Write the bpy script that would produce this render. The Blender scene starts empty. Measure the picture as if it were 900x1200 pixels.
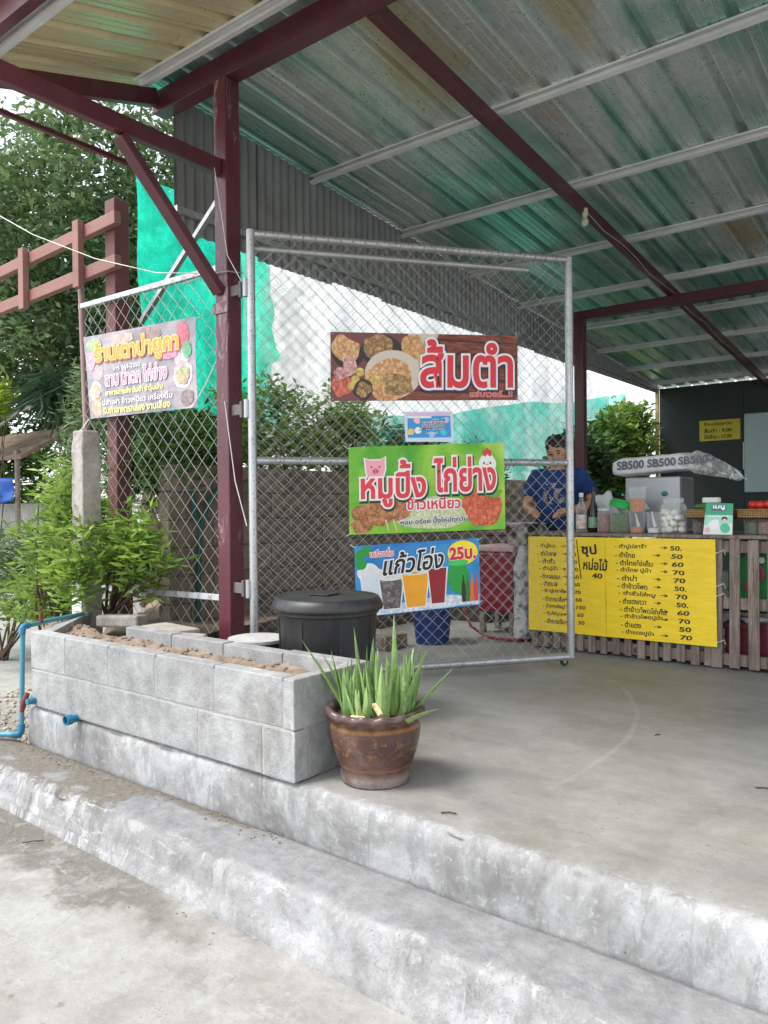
import bpy, bmesh, math, random
import numpy as np
from mathutils import Vector, Matrix, Quaternion, noise as mnoise

S = bpy.context.scene
COL = S.collection
random.seed(7)
RNG = np.random.default_rng(7)

# ------------------------------------------------------------------ camera
# world: X runs along the steps, Y goes into the stall, Z = 0 is the stall floor
cam = bpy.data.cameras.new('camera')
cam_o = bpy.data.objects.new('camera', cam); COL.objects.link(cam_o); S.camera = cam_o
cam.sensor_fit = 'VERTICAL'; cam.sensor_height = 24.0
cam.lens = 24.0 * 894.3 / 1200.0
cam.clip_start = 0.05; cam.clip_end = 600
YAW, PITCH, ROLL = 0.66163, -0.00707, -0.00892
fw = Vector((-math.sin(YAW), math.cos(YAW), 0)); rt = Vector((math.cos(YAW), math.sin(YAW), 0)); up = Vector((0, 0, 1))
f2 = fw*math.cos(PITCH) + up*math.sin(PITCH); u2 = -fw*math.sin(PITCH) + up*math.cos(PITCH)
r3 = rt*math.cos(ROLL) + u2*math.sin(ROLL); u3 = -rt*math.sin(ROLL) + u2*math.cos(ROLL)
m3 = Matrix((r3, u3, -f2)).transposed()
cam_o.matrix_world = Matrix.Translation((0, 0, 1.0)) @ m3.to_4x4()

# ------------------------------------------------------------------ sky, sun, exposure
W = bpy.data.worlds.new('World'); S.world = W; W.use_nodes = True
wn = W.node_tree; wn.nodes.clear()
SUN_EL, SUN_AZ = math.radians(58), math.radians(215)     # azimuth clockwise from +Y
sky = wn.nodes.new('ShaderNodeTexSky'); sky.sky_type = 'NISHITA'; sky.sun_disc = False
sky.sun_elevation = SUN_EL; sky.sun_rotation = SUN_AZ
sky.air_density = 1.0; sky.dust_density = 1.5; sky.ozone_density = 0.6
hs = wn.nodes.new('ShaderNodeHueSaturation'); hs.inputs['Saturation'].default_value = 0.30   # thin overcast: nearly white
bg = wn.nodes.new('ShaderNodeBackground'); bg.inputs['Strength'].default_value = 0.15
wo = wn.nodes.new('ShaderNodeOutputWorld')
wn.links.new(sky.outputs[0], hs.inputs['Color']); wn.links.new(hs.outputs[0], bg.inputs[0]); wn.links.new(bg.outputs[0], wo.inputs[0])
sl = bpy.data.lights.new('sun', 'SUN'); sl.energy = 1.4; sl.angle = math.radians(20); sl.color = (1.0, 0.96, 0.90)
so = bpy.data.objects.new('sun', sl); COL.objects.link(so)
sd = Vector((math.sin(SUN_AZ)*math.cos(SUN_EL), math.cos(SUN_AZ)*math.cos(SUN_EL), math.sin(SUN_EL)))
so.rotation_euler = sd.to_track_quat('Z', 'Y').to_euler()
S.cycles.max_bounces = 7; S.cycles.diffuse_bounces = 4; S.cycles.glossy_bounces = 3; S.cycles.transmission_bounces = 4; S.cycles.transparent_max_bounces = 12
S.view_settings.view_transform = 'Standard'; S.view_settings.look = 'None'
S.view_settings.exposure = 1.44; S.view_settings.gamma = 1.0; S.view_settings.use_curve_mapping = False

# ------------------------------------------------------------------ material helpers
def srgb(r, g, b):
    f = lambda c: (c/12.92 if c <= .04045 else ((c+.055)/1.055)**2.4)
    return (f(r/255), f(g/255), f(b/255))
class NT:
    def __init__(s, name):
        s.m = bpy.data.materials.new(name); s.m.use_nodes = True; s.t = s.m.node_tree; s.t.nodes.clear()
        s.out = s.n('ShaderNodeOutputMaterial'); s._tc = None
    def n(s, t, **kw):
        o = s.t.nodes.new(t)
        for k, v in kw.items(): setattr(o, k, v)
        return o
    def l(s, a, b): s.t.links.new(a, b)
    def co(s):
        if s._tc is None: s._tc = s.n('ShaderNodeTexCoord')
        return s._tc.outputs['Object']
    def mapped(s, scale):
        m = s.n('ShaderNodeMapping'); m.inputs['Scale'].default_value = scale; s.l(s.co(), m.inputs[0]); return m.outputs[0]
    def noise(s, scale, detail=4, rough=.6, vec=None, dist=0.0):
        o = s.n('ShaderNodeTexNoise'); o.inputs['Scale'].default_value = scale; o.inputs['Detail'].default_value = min(detail, 5)
        o.inputs['Roughness'].default_value = rough; o.inputs['Distortion'].default_value = dist
        s.l(vec or s.co(), o.inputs['Vector']); return o.outputs['Fac']
    def voro(s, scale, feature='F1', out='Distance', vec=None, rnd=1.0):
        o = s.n('ShaderNodeTexVoronoi', feature=feature); o.inputs['Scale'].default_value = scale; o.inputs['Randomness'].default_value = rnd
        s.l(vec or s.co(), o.inputs['Vector']); return o.outputs[out]
    def ramp(s, fac, stops, interp='LINEAR'):
        o = s.n('ShaderNodeValToRGB'); cr = o.color_ramp; cr.interpolation = interp
        while len(cr.elements) > 1: cr.elements.remove(cr.elements[-1])
        for i, (p, c) in enumerate(stops):
            e = cr.elements[0] if i == 0 else cr.elements.new(p)
            e.position = p; e.color = (*c, 1) if len(c) == 3 else c
        s.l(fac, o.inputs[0]); return o.outputs[0]
    def val(s, fac, a, b, c=0.0, d=1.0, smooth=False):
        o = s.n('ShaderNodeMapRange'); o.interpolation_type = 'SMOOTHSTEP' if smooth else 'LINEAR'
        s.l(fac, o.inputs[0])
        for i, v in enumerate((a, b, c, d)): o.inputs[i+1].default_value = v
        return o.outputs[0]
    def math(s, op, a, b=None):
        o = s.n('ShaderNodeMath', operation=op)
        for i, v in enumerate((a, b)):
            if v is None: continue
            if isinstance(v, (int, float)): o.inputs[i].default_value = v
            else: s.l(v, o.inputs[i])
        return o.outputs[0]
    def mix(s, fac, a, b, mode='MIX'):
        o = s.n('ShaderNodeMix', data_type='RGBA', blend_type=mode)
        for idx, v in ((0, fac), (6, a), (7, b)):
            if isinstance(v, (int, float)): o.inputs[idx].default_value = v
            elif isinstance(v, tuple): o.inputs[idx].default_value = (*v, 1) if len(v) == 3 else v
            else: s.l(v, o.inputs[idx])
        return o.outputs[2]
    def sep(s, v=None):
        o = s.n('ShaderNodeSeparateXYZ'); s.l(v or s.co(), o.inputs[0]); return o.outputs
    def bsdf(s, color, rough=.7, metal=0.0, bump=None, bstr=.3, bdist=.01, spec=.5, **kw):
        b = s.n('ShaderNodeBsdfPrincipled')
        for k, v in (('Base Color', color), ('Roughness', rough), ('Metallic', metal), ('Specular IOR Level', spec), *kw.items()):
            if isinstance(v, (int, float)): b.inputs[k].default_value = v
            elif isinstance(v, tuple): b.inputs[k].default_value = (*v, 1) if len(v) == 3 else v
            else: s.l(v, b.inputs[k])
        if bump is not None:
            bp = s.n('ShaderNodeBump'); bp.inputs['Strength'].default_value = bstr; bp.inputs['Distance'].default_value = bdist
            s.l(bump, bp.inputs['Height']); s.l(bp.outputs[0], b.inputs['Normal'])
        return b.outputs[0]
    def done(s, shader): s.l(shader, s.out.inputs[0]); return s.m
def grit(n, col, k, light, dark, amt=.5):
    """sharp-edged scuffs, hairline cracks and pits over a cement colour, then an overall tone k"""
    sc = n.math('MULTIPLY', n.val(n.noise(24, 5, .75, n.mapped((.35, 1, 1.6)), .8), .57, .61), n.val(n.noise(2.3, 3), .42, .58))
    col = n.mix(n.math('MULTIPLY', sc, amt), col, light)
    sc2 = n.math('MULTIPLY', n.val(n.noise(13, 5, .75, n.mapped((1, .6, 1)), 1.5), .60, .64), n.val(n.noise(1.7, 3), .45, .60))
    col = n.mix(n.math('MULTIPLY', sc2, amt*.9), col, dark)
    wp = n.mix(.10, n.co(), n.n('ShaderNodeTexNoise').outputs['Color'])
    cr = n.val(n.voro(1.9, 'DISTANCE_TO_EDGE', vec=wp), .0015, .005, 1, 0); cr = n.math('MULTIPLY', cr, n.val(n.noise(1.1, 2), .58, .66))
    col = n.mix(n.math('MULTIPLY', cr, .30), col, cmul(dark, .45))
    g1 = n.noise(170, 3, .8); col = n.mix(n.val(g1, .30, .70, 0, .24), col, cmul(dark, .80)); g2 = n.noise(6.5, 5, .8, None, .25)
    col = n.mix(n.math('MULTIPLY', n.val(g2, .52, .60), amt*.5), col, light); col = n.mix(n.math('MULTIPLY', n.val(g2, .47, .40), amt*.5), col, cmul(dark, .95))
    dr = n.math('MULTIPLY', n.val(n.noise(11, 5, .75, n.mapped((1.2, 1, .16)), .4), .55, .60), n.val(n.noise(1.9, 3), .46, .56)); col = n.mix(n.math('MULTIPLY', dr, amt*.8), col, light)
    pit = n.math('MULTIPLY', n.val(n.voro(70), .10, .16, 1, 0), n.val(n.noise(5, 3), .54, .60))
    col = n.mix(n.math('MULTIPLY', pit, .7), col, cmul(dark, .5))
    return n.mix(1.0, col, (k, k, k), 'MULTIPLY')
def cmul(c, k): return tuple(max(0, min(1, x*k)) for x in c)

MATS = {}
def plain(name, c, rough=.6, metal=0.0, var=.18, scale=6.0, bump=.15, bscale=60, spec=.5, c2=None, bdist=.004, **kw):
    if name in MATS: return MATS[name]
    n = NT(name); a = n.noise(scale, 6, .65)
    col = n.ramp(a, [(.28, cmul(c2 or c, 1-var)), (.5, c), (.74, cmul(c, 1+var))])
    rg = n.val(a, .3, .7, max(.03, rough-.08), min(1, rough+.08))
    MATS[name] = n.done(n.bsdf(col, rg, metal, n.noise(bscale, 3) if bump else None, bump, bdist, spec, **kw)); return MATS[name]
def weathered(name, c, dirt, rough=.5, metal=0.0, amount=.5, scale=5.0, streak=(1, 1, .15), bump=.2, spec=.5):
    """paint or metal with run-down dirt and chips"""
    if name in MATS: return MATS[name]
    n = NT(name)
    st = n.noise(scale*3, 5, .7, n.mapped(streak)); bl = n.noise(scale, 6, .7)
    k = n.math('MULTIPLY', n.val(st, .45, .75), n.val(bl, .35, .7)); k = n.math('MULTIPLY', k, amount*1.6)
    base = n.ramp(n.noise(scale*.6, 3), [(.3, cmul(c, .88)), (.7, cmul(c, 1.1))])
    chips = n.val(n.noise(scale*11, 4, .7), .68, .72)
    col = n.mix(k, base, dirt); col = n.mix(n.math('MULTIPLY', chips, amount), col, cmul(dirt, .7))
    MATS[name] = n.done(n.bsdf(col, n.val(k, 0, 1, rough, min(1, rough+.25)), metal, n.noise(scale*14, 4), bump, .004, spec)); return MATS[name]
def concrete(name, dark, mid, light, scale=1.6, rough=.85, stain=(.12, .115, .10), stain_amt=.5, bump=.35, speck=True, warp=1.2, objrand=0.0):
    if name in MATS: return MATS[name]
    n = NT(name)
    a = n.noise(scale, 9, .68, dist=warp); b = n.noise(scale*5.2, 8, .7); c = n.noise(scale*28, 5, .7)
    f = n.math('ADD', n.math('MULTIPLY', a, .6), n.math('MULTIPLY', b, .4))
    col = n.ramp(f, [(.34, dark), (.5, mid), (.64, light)])
    col = n.mix(n.val(c, .25, .75, .0, .35), col, n.ramp(c, [(.3, cmul(dark, .75)), (.7, cmul(light, 1.12))]))
    sm = n.math('MULTIPLY', n.val(n.noise(scale*.8, 7, .72, dist=.6), .56, .70), stain_amt)
    col = n.mix(sm, col, stain)
    if speck:
        v = n.val(n.voro(scale*55), .05, .12, 1, 0); gate = n.val(n.noise(scale*6, 2), .55, .7)
        col = n.mix(n.math('MULTIPLY', n.math('MULTIPLY', v, gate), .6), col, cmul(dark, .35))
    if objrand:
        oi = n.n('ShaderNodeObjectInfo'); col = n.mix(n.val(oi.outputs['Random'], 0, 1, 0, objrand), col, cmul(dark, .8))
    h = n.math('ADD', n.math('MULTIPLY', b, .5), n.math('ADD', n.math('MULTIPLY', c, .35), n.math('MULTIPLY', n.noise(scale*120, 2), .2)))
    MATS[name] = n.done(n.bsdf(col, n.val(f, .3, .7, rough-.12, min(1, rough+.1)), 0, h, bump, .012, .35)); return MATS[name]
def leafmat(name, c1, c2, rough=.5, trans=.35):
    if name in MATS: return MATS[name]
    n = NT(name); g = n.n('ShaderNodeNewGeometry')
    k = n.math('ADD', n.math('MULTIPLY', g.outputs['Random Per Island'], .6), n.math('MULTIPLY', n.noise(1.7, 3), .5))
    col = n.ramp(k, [(.2, c1), (.8, c2)])
    p = n.bsdf(col, rough, 0, None, spec=.35)
    t = n.n('ShaderNodeBsdfTranslucent'); n.l(n.mix(.5, col, cmul(c2, 1.3)), t.inputs[0])
    mx = n.n('ShaderNodeMixShader'); mx.inputs[0].default_value = trans; n.l(p, mx.inputs[1]); n.l(t.outputs[0], mx.inputs[2])
    MATS[name] = n.done(mx.outputs[0]); return MATS[name]
def glassy(name, tint=(.95, .97, .96), clear=.75, rough=.08):
    """thin clear plastic or glass wall: see-through with a sheen"""
    if name in MATS: return MATS[name]
    n = NT(name)
    p = n.bsdf(n.ramp(n.noise(20, 3), [(.3, cmul(tint, .9)), (.7, tint)]), rough, 0, None, spec=.7)
    t = n.n('ShaderNodeBsdfTransparent'); t.inputs[0].default_value = (*tint, 1)
    mx = n.n('ShaderNodeMixShader'); n.l(p, mx.inputs[1]); n.l(t.outputs[0], mx.inputs[2])
    lw = n.n('ShaderNodeLayerWeight'); lw.inputs[0].default_value = .3
    n.l(n.val(lw.outputs['Facing'], 0, 1, clear, clear*.35), mx.inputs[0])
    MATS[name] = n.done(mx.outputs[0]); return MATS[name]

# ------------------------------------------------------------------ mesh helpers
def root_loc(p):
    v = Vector((0, 0, 0))
    while p is not None: v += p.location; p = p.parent
    return v
class MB:
    def __init__(s): s.v = []; s.f = []; s.mi = []; s.cur = 0
    def add(s, vs, fs):
        o = len(s.v); s.v += [tuple(x) for x in vs]; s.f += [tuple(i+o for i in f) for f in fs]; s.mi += [s.cur]*len(fs); return s
    def box(s, x0, x1, y0, y1, z0, z1):
        return s.add([(x0,y0,z0),(x1,y0,z0),(x1,y1,z0),(x0,y1,z0),(x0,y0,z1),(x1,y0,z1),(x1,y1,z1),(x0,y1,z1)],
                     [(0,3,2,1),(4,5,6,7),(0,1,5,4),(1,2,6,5),(2,3,7,6),(3,0,4,7)])
    def bar(s, p0, p1, w, h, upv=(0,0,1)):
        """rectangular bar from p0 to p1; w across, h along upv"""
        p0 = Vector(p0); p1 = Vector(p1); d = (p1-p0).normalized(); u = Vector(upv); u = (u - d*u.dot(d)).normalized(); x = d.cross(u)
        vs = [p + x*a*w/2 + u*b*h/2 for p in (p0, p1) for a, b in ((-1,-1),(1,-1),(1,1),(-1,1))]
        return s.add(vs, [(0,3,2,1),(4,5,6,7),(0,1,5,4),(1,2,6,5),(2,3,7,6),(3,0,4,7)])
    def prism(s, poly, p0, p1, upv=(0,0,1)):
        p0 = Vector(p0); p1 = Vector(p1); d = (p1-p0).normalized(); u = Vector(upv); u = (u - d*u.dot(d)).normalized(); x = d.cross(u); n = len(poly)
        vs = [p + x*a + u*b for p in (p0, p1) for a, b in poly]
        return s.add(vs, [(i, (i+1) % n, n+(i+1) % n, n+i) for i in range(n)] + [tuple(range(n))[::-1], tuple(range(n, 2*n))])
    def tube(s, pts, r, n=8, cap=True):
        pts = [Vector(p) for p in pts]; N = len(pts); rs = r if isinstance(r, (list, tuple)) else [r]*N
        o = len(s.v); ref = None; vs = []
        for i, p in enumerate(pts):
            d = (pts[min(i+1, N-1)] - pts[max(i-1, 0)]).normalized()
            if ref is None: ref = Vector((0, 0, 1)) if abs(d.z) < .9 else Vector((1, 0, 0))
            x = d.cross(ref).normalized(); y = x.cross(d).normalized(); ref = y
            for k in range(n):
                a = 2*math.pi*k/n; vs.append(p + (x*math.cos(a) + y*math.sin(a))*rs[i])
        fs = [(i*n+k, i*n+(k+1) % n, (i+1)*n+(k+1) % n, (i+1)*n+k) for i in range(N-1) for k in range(n)]
        if cap: fs += [tuple(range(n))[::-1], tuple((N-1)*n+k for k in range(n))]
        return s.add(vs, fs)
    def lathe(s, c, prof, n=32, wob=None, closed=True):
        cx, cy, cz = c; vs = []; N = len(prof)
        for j, (r, z) in enumerate(prof):
            for k in range(n):
                a = 2*math.pi*k/n; rr, zz = (r, z) if wob is None else wob(j, a, r, z)
                vs.append((cx+rr*math.cos(a), cy+rr*math.sin(a), cz+zz))
        fs = [(j*n+k, j*n+(k+1) % n, (j+1)*n+(k+1) % n, (j+1)*n+k) for j in range(N-1) for k in range(n)]
        if closed:
            if prof[0][0] > 1e-6: fs.append(tuple(range(n))[::-1])
            if prof[-1][0] > 1e-6: fs.append(tuple((N-1)*n+k for k in range(n)))
        return s.add(vs, fs)
    def ell(s, c, r, n=12, m=8, rot=None, jit=0.0, seed=0):
        vs = []; rr = random.Random(seed)
        c = Vector(c)
        for j in range(m+1):
            t = math.pi*j/m
            for k in range(n):
                a = 2*math.pi*k/n; q = Vector((r[0]*math.sin(t)*math.cos(a), r[1]*math.sin(t)*math.sin(a), -r[2]*math.cos(t)))
                if jit: q *= 1 + jit*mnoise.noise(q*(2.2/max(r)) + Vector((seed, seed*.7, 1)))
                if rot is not None: q = rot @ q
                vs.append(c+q)
        return s.add(vs, [(j*n+k, j*n+(k+1) % n, (j+1)*n+(k+1) % n, (j+1)*n+k) for j in range(m) for k in range(n)])
    def grid(s, fn, nu, nv):
        vs = [fn(i/nu, j/nv) for j in range(nv+1) for i in range(nu+1)]
        return s.add(vs, [(j*(nu+1)+i, j*(nu+1)+i+1, (j+1)*(nu+1)+i+1, (j+1)*(nu+1)+i) for j in range(nv) for i in range(nu)])
    def build(s, name, mat, parent=None, smooth=False, bevel=0, local=False, solid=0):
        off = Vector((0, 0, 0)) if local else root_loc(parent)
        me = bpy.data.meshes.new(name); me.from_pydata([(a-off.x, b-off.y, c-off.z) for a, b, c in s.v], [], s.f)
        for m in (mat if isinstance(mat, (list, tuple)) else [mat]): me.materials.append(m)
        if max(s.mi, default=0): me.polygons.foreach_set('material_index', s.mi)
        bm = bmesh.new(); bm.from_mesh(me); bmesh.ops.remove_doubles(bm, verts=bm.verts, dist=1e-6); bmesh.ops.recalc_face_normals(bm, faces=bm.faces); bm.to_mesh(me); bm.free()
        o = bpy.data.objects.new(name, me); COL.objects.link(o); o.parent = parent
        if smooth:
            me.polygons.foreach_set('use_smooth', [True]*len(me.polygons))
            if smooth != 'all':
                try: me.set_sharp_from_angle(angle=math.radians(38))
                except Exception: pass
        if solid:
            md = o.modifiers.new('solid', 'SOLIDIFY'); md.thickness = solid; md.offset = 0
        if bevel:
            md = o.modifiers.new('bevel', 'BEVEL'); md.width = bevel; md.segments = 2; md.limit_method = 'ANGLE'; md.angle_limit = math.radians(40)
        return o
def thing(name, label, cat, loc=(0, 0, 0), group=None, kind=None, rotz=0.0):
    o = bpy.data.objects.new(name, None); COL.objects.link(o); o.location = loc; o.rotation_euler.z = rotz; o.empty_display_size = .1
    return tag(o, label, cat, group, kind)
def tag(o, label=None, cat=None, group=None, kind=None):
    for k, v in (('label', label), ('category', cat), ('group', group), ('kind', kind)):
        if v: o[k] = v
    return o
def struct(o, label=None): o['kind'] = 'structure'; o['label'] = label or o.name; return o
def one(mb, name, mat, label, cat, loc=(0, 0, 0), group=None, **kw):
    """a thing that is a single mesh, origin at its base"""
    for i, (a, b, c) in enumerate(mb.v): mb.v[i] = (a-loc[0], b-loc[1], c-loc[2])
    o = mb.build(name, mat, None, local=True, **kw); o.location = loc; return tag(o, label, cat, group)
def nz(x, y=0.0, z=0.0, s=1.0): return mnoise.noise(Vector((x*s, y*s, z*s)))
def fbm(x, y=0.0, z=0.0, s=1.0): return mnoise.fractal(Vector((x*s, y*s, z*s)), 1.0, 2.0, 4)

# ------------------------------------------------------------------ shared materials
RED = weathered('maroon_paint', srgb(88, 40, 50), srgb(96, 80, 78), rough=.34, amount=.5, scale=5)
def scuffed():
    n = NT('maroon_paint_scuffed'); a = n.noise(7, 5, .75, n.mapped((1.3, 1.3, .35)), .8); b = n.noise(2.2, 4, .6, n.mapped((1, 1, .5))); c_ = n.noise(40, 4, .7)
    c = n.ramp(b, [(.35, srgb(78, 34, 44)), (.65, srgb(106, 50, 60))]); sc = n.math('MULTIPLY', n.val(a, .55, .60), n.val(b, .46, .56)); c = n.mix(n.math('MULTIPLY', sc, .75), c, n.ramp(c_, [(.3, srgb(140, 116, 122)), (.7, srgb(190, 172, 178))]))
    ch = n.val(n.noise(16, 5, .75), .64, .67); c = n.mix(n.math('MULTIPLY', ch, .8), c, srgb(60, 40, 38)); return n.done(n.bsdf(c, n.val(sc, 0, 1, .32, .6), 0, n.math('ADD', c_, a), .35, .006))
REDOLD_ = weathered('maroon_paint_scuffed', srgb(92, 42, 52), srgb(140, 126, 128), rough=.38, amount=.85, scale=6, streak=(1, 1, .12))
REDOLD = scuffed()
GALV = weathered('galvanised_steel', (.52, .53, .54), (.30, .28, .26), rough=.42, metal=.75, amount=.5, scale=7, streak=(1, 1, .3))
WIRE = plain('galvanised_wire', (.40, .39, .38), .5, .55, var=.25, scale=5, bump=0)
def woodmat():
    n = NT('weathered_grey_wood'); g = n.noise(38, 5, .75, n.mapped((1, 1, .045)), .5); b = n.noise(4, 5, .7); f = n.noise(90, 3, .7, n.mapped((1, 1, .08))); oi = n.n('ShaderNodeObjectInfo')
    c = n.ramp(g, [(.30, srgb(84, 72, 64)), (.46, srgb(132, 118, 108)), (.60, srgb(164, 152, 142)), (.75, srgb(186, 176, 168))])
    c = n.mix(n.math('MULTIPLY', n.val(b, .45, .65), .55), c, srgb(92, 78, 68)); c = n.mix(n.val(f, .5, .7, 0, .4), c, srgb(70, 58, 50)); c = n.mix(n.val(oi.outputs['Random'], 0, 1, 0, .35), c, srgb(120, 104, 92))
    k = n.math('MULTIPLY', n.val(n.voro(6, vec=n.mapped((1, 1, .6))), .06, .10, 1, 0), .7); c = n.mix(k, c, srgb(56, 44, 38))
    return n.done(n.bsdf(c, .85, 0, n.math('ADD', g, f), .6, .008, .25))
WOODG = woodmat()
SOILM = concrete('dry_soil', srgb(106, 90, 76), srgb(146, 128, 112), srgb(168, 152, 136), scale=5, stain=srgb(95, 70, 52), bump=.8)
DULL = weathered('dull_hinge_steel', (.22, .20, .20), (.12, .08, .06), rough=.6, metal=.5, amount=.6)
PURL = weathered('bright_zinc_purlin', (.80, .80, .80), (.50, .48, .45), rough=.55, metal=.12, amount=.35, scale=6, streak=(.3, 1, 1))
ROPE = plain('white_string', (.72, .72, .68), .8, bump=0)
BLACKP = weathered('black_plastic', (.022, .022, .024), (.10, .10, .10), rough=.42, amount=.35, scale=4, streak=(1, 1, .12))
STEEL = plain('stainless_steel', (.62, .62, .62), .22, 1.0, var=.08, bump=.05)

# ------------------------------------------------------------------ ground, step, platform
def gz(x): return -0.391 - 0.0125*max(-40, min(10, x))
def ground_mat():
    n = NT('pale_concrete_ground'); xyz = n.sep()
    a = n.noise(1.1, 9, .66, dist=.8); b = n.noise(6.5, 8, .7); c = n.noise(45, 4, .7)
    f = n.math('ADD', n.math('MULTIPLY', a, .65), n.math('MULTIPLY', b, .35))
    col = n.ramp(f, [(.33, srgb(172, 172, 166)), (.47, srgb(200, 200, 194)), (.62, srgb(216, 217, 212))])
    col = n.mix(n.val(c, .3, .7, 0, .3), col, srgb(170, 166, 152))
    # old dirt lying along the foot of the step, ragged edge
    t = n.math('ADD', xyz[1], n.math('MULTIPLY', n.math('SUBTRACT', n.noise(3.2, 6, .7), .5), .55))
    near = n.math('MULTIPLY', n.val(t, 1.40, 1.50, 0, 1, True), n.val(t, 2.1, 2.7, 1, 0, True)); left = n.val(n.math('ADD', xyz[0], n.math('MULTIPLY', b, 1.2)), -1.9, -1.2, 1, 0, True)
    col = n.mix(n.math('MULTIPLY', n.math('MULTIPLY', near, left), .8), col, n.ramp(c, [(.3, srgb(104, 99, 90)), (.7, srgb(146, 140, 128))]))
    # dark reddish spots (dropped fruit stains)
    v = n.val(n.voro(11, vec=None), .10, .17, 1, 0); g = n.val(n.noise(1.4, 3), .52, .6)
    col = n.mix(n.math('MULTIPLY', n.math('MULTIPLY', v, g), .6), col, srgb(120, 92, 86))
    v2 = n.val(n.voro(30), .08, .14, 1, 0)
    col = n.mix(n.math('MULTIPLY', n.math('MULTIPLY', v2, n.val(b, .52, .6)), .5), col, srgb(110, 100, 92))
    col = grit(n, col, .57, srgb(226, 226, 224), srgb(150, 146, 134), .35)
    h = n.math('ADD', n.math('MULTIPLY', b, .4), n.math('MULTIPLY', c, .5))
    return n.done(n.bsdf(col, n.val(f, .3, .7, .75, .95), 0, h, .35, .012, .3))
mb = MB()
xs = [-150, -60, -30, -20] + [-14 + .5*i for i in range(50)] + [20, 60, 150]
ys = [-150, -60, -20] + [-4 + .5*i for i in range(40)] + [30, 60, 160]
mb.grid(lambda u, v: (0, 0, 0), len(xs)-1, len(ys)-1)
mb.v = [(x, y, gz(x)) for y in ys for x in xs]
struct(mb.build('ground', ground_mat(), smooth='all'), 'pale weathered concrete ground in front of the steps')

def step_mat():
    n = NT('worn_cement_step'); xyz = n.sep()
    a = n.noise(1.5, 9, .7, dist=1.5); b = n.noise(7, 9, .72); c = n.noise(50, 4, .7)
    st = n.noise(9, 6, .7, n.mapped((1, .4, .12)))
    f = n.math('ADD', n.math('MULTIPLY', a, .55), n.math('ADD', n.math('MULTIPLY', b, .25), n.math('MULTIPLY', st, .2)))
    col = n.ramp(f, [(.36, srgb(148, 148, 148)), (.47, srgb(182, 182, 182)), (.58, srgb(206, 207, 209)), (.70, srgb(226, 227, 229))])
    col = n.mix(n.val(c, .3, .7, 0, .3), col, srgb(160, 160, 158))
    # trowelled darker tread, lighter rubbed nosing
    tr = n.val(n.math('ADD', xyz[1], n.math('MULTIPLY', n.math('SUBTRACT', n.noise(9, 5, .75), .5), .09)), 1.722, 1.742, 0, 1, True)
    # mud dried on the far left of the tread
    t = n.math('ADD', xyz[0], n.math('MULTIPLY', n.math('SUBTRACT', n.noise(2.6, 7, .7, dist=.5), .5), 1.5))
    mud = n.val(t, -2.86, -2.82, 1, 0); mud = n.math('MULTIPLY', mud, n.val(n.noise(4, 3), .36, .42)); mud2 = n.math('MULTIPLY', n.val(n.math('ADD', xyz[1], n.math('MULTIPLY', b, .10)), 1.945, 1.965, 0, 1), n.val(t, -2.2, -1.9, 1, 0)); mud = n.math('MAXIMUM', mud, mud2)
    top = n.val(xyz[2], -.235, -.20, 0, 1)
    col = n.mix(n.math('MULTIPLY', n.math('MULTIPLY', mud, top), .8), col, n.ramp(c, [(.3, srgb(104, 97, 86)), (.7, srgb(150, 142, 128))]))
    # black run marks down the left of the riser
    run = n.math('MULTIPLY', n.val(n.noise(14, 4, .6, n.mapped((1, .3, .05))), .52, .62), n.val(xyz[0], -2.9, -2.5, 1, 0, True))
    col = n.mix(n.math('MULTIPLY', n.math('MULTIPLY', run, n.val(xyz[2], -.2, -.19, 1, 0)), .55), col, srgb(84, 82, 76))
    col = grit(n, col, .57, srgb(232, 232, 234), srgb(128, 128, 127), .65)
    td = n.ramp(n.math('ADD', n.math('MULTIPLY', f, .5), n.math('MULTIPLY', n.noise(16, 5, .75), .5)), [(.36, srgb(104, 105, 106)), (.5, srgb(130, 131, 132)), (.64, srgb(150, 151, 152))])
    td = n.mix(n.math('MULTIPLY', n.math('MULTIPLY', mud, top), .85), td, n.ramp(c, [(.3, srgb(84, 78, 68)), (.7, srgb(122, 114, 102))]))
    col = n.mix(n.math('MULTIPLY', tr, .93), col, td)
    h = n.math('ADD', n.math('MULTIPLY', b, .5), n.math('ADD', n.math('MULTIPLY', c, .35), n.math('MULTIPLY', st, .4)))
    return n.done(n.bsdf(col, n.val(f, .35, .65, .7, .92), 0, h, .6, .02, .3))
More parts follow.
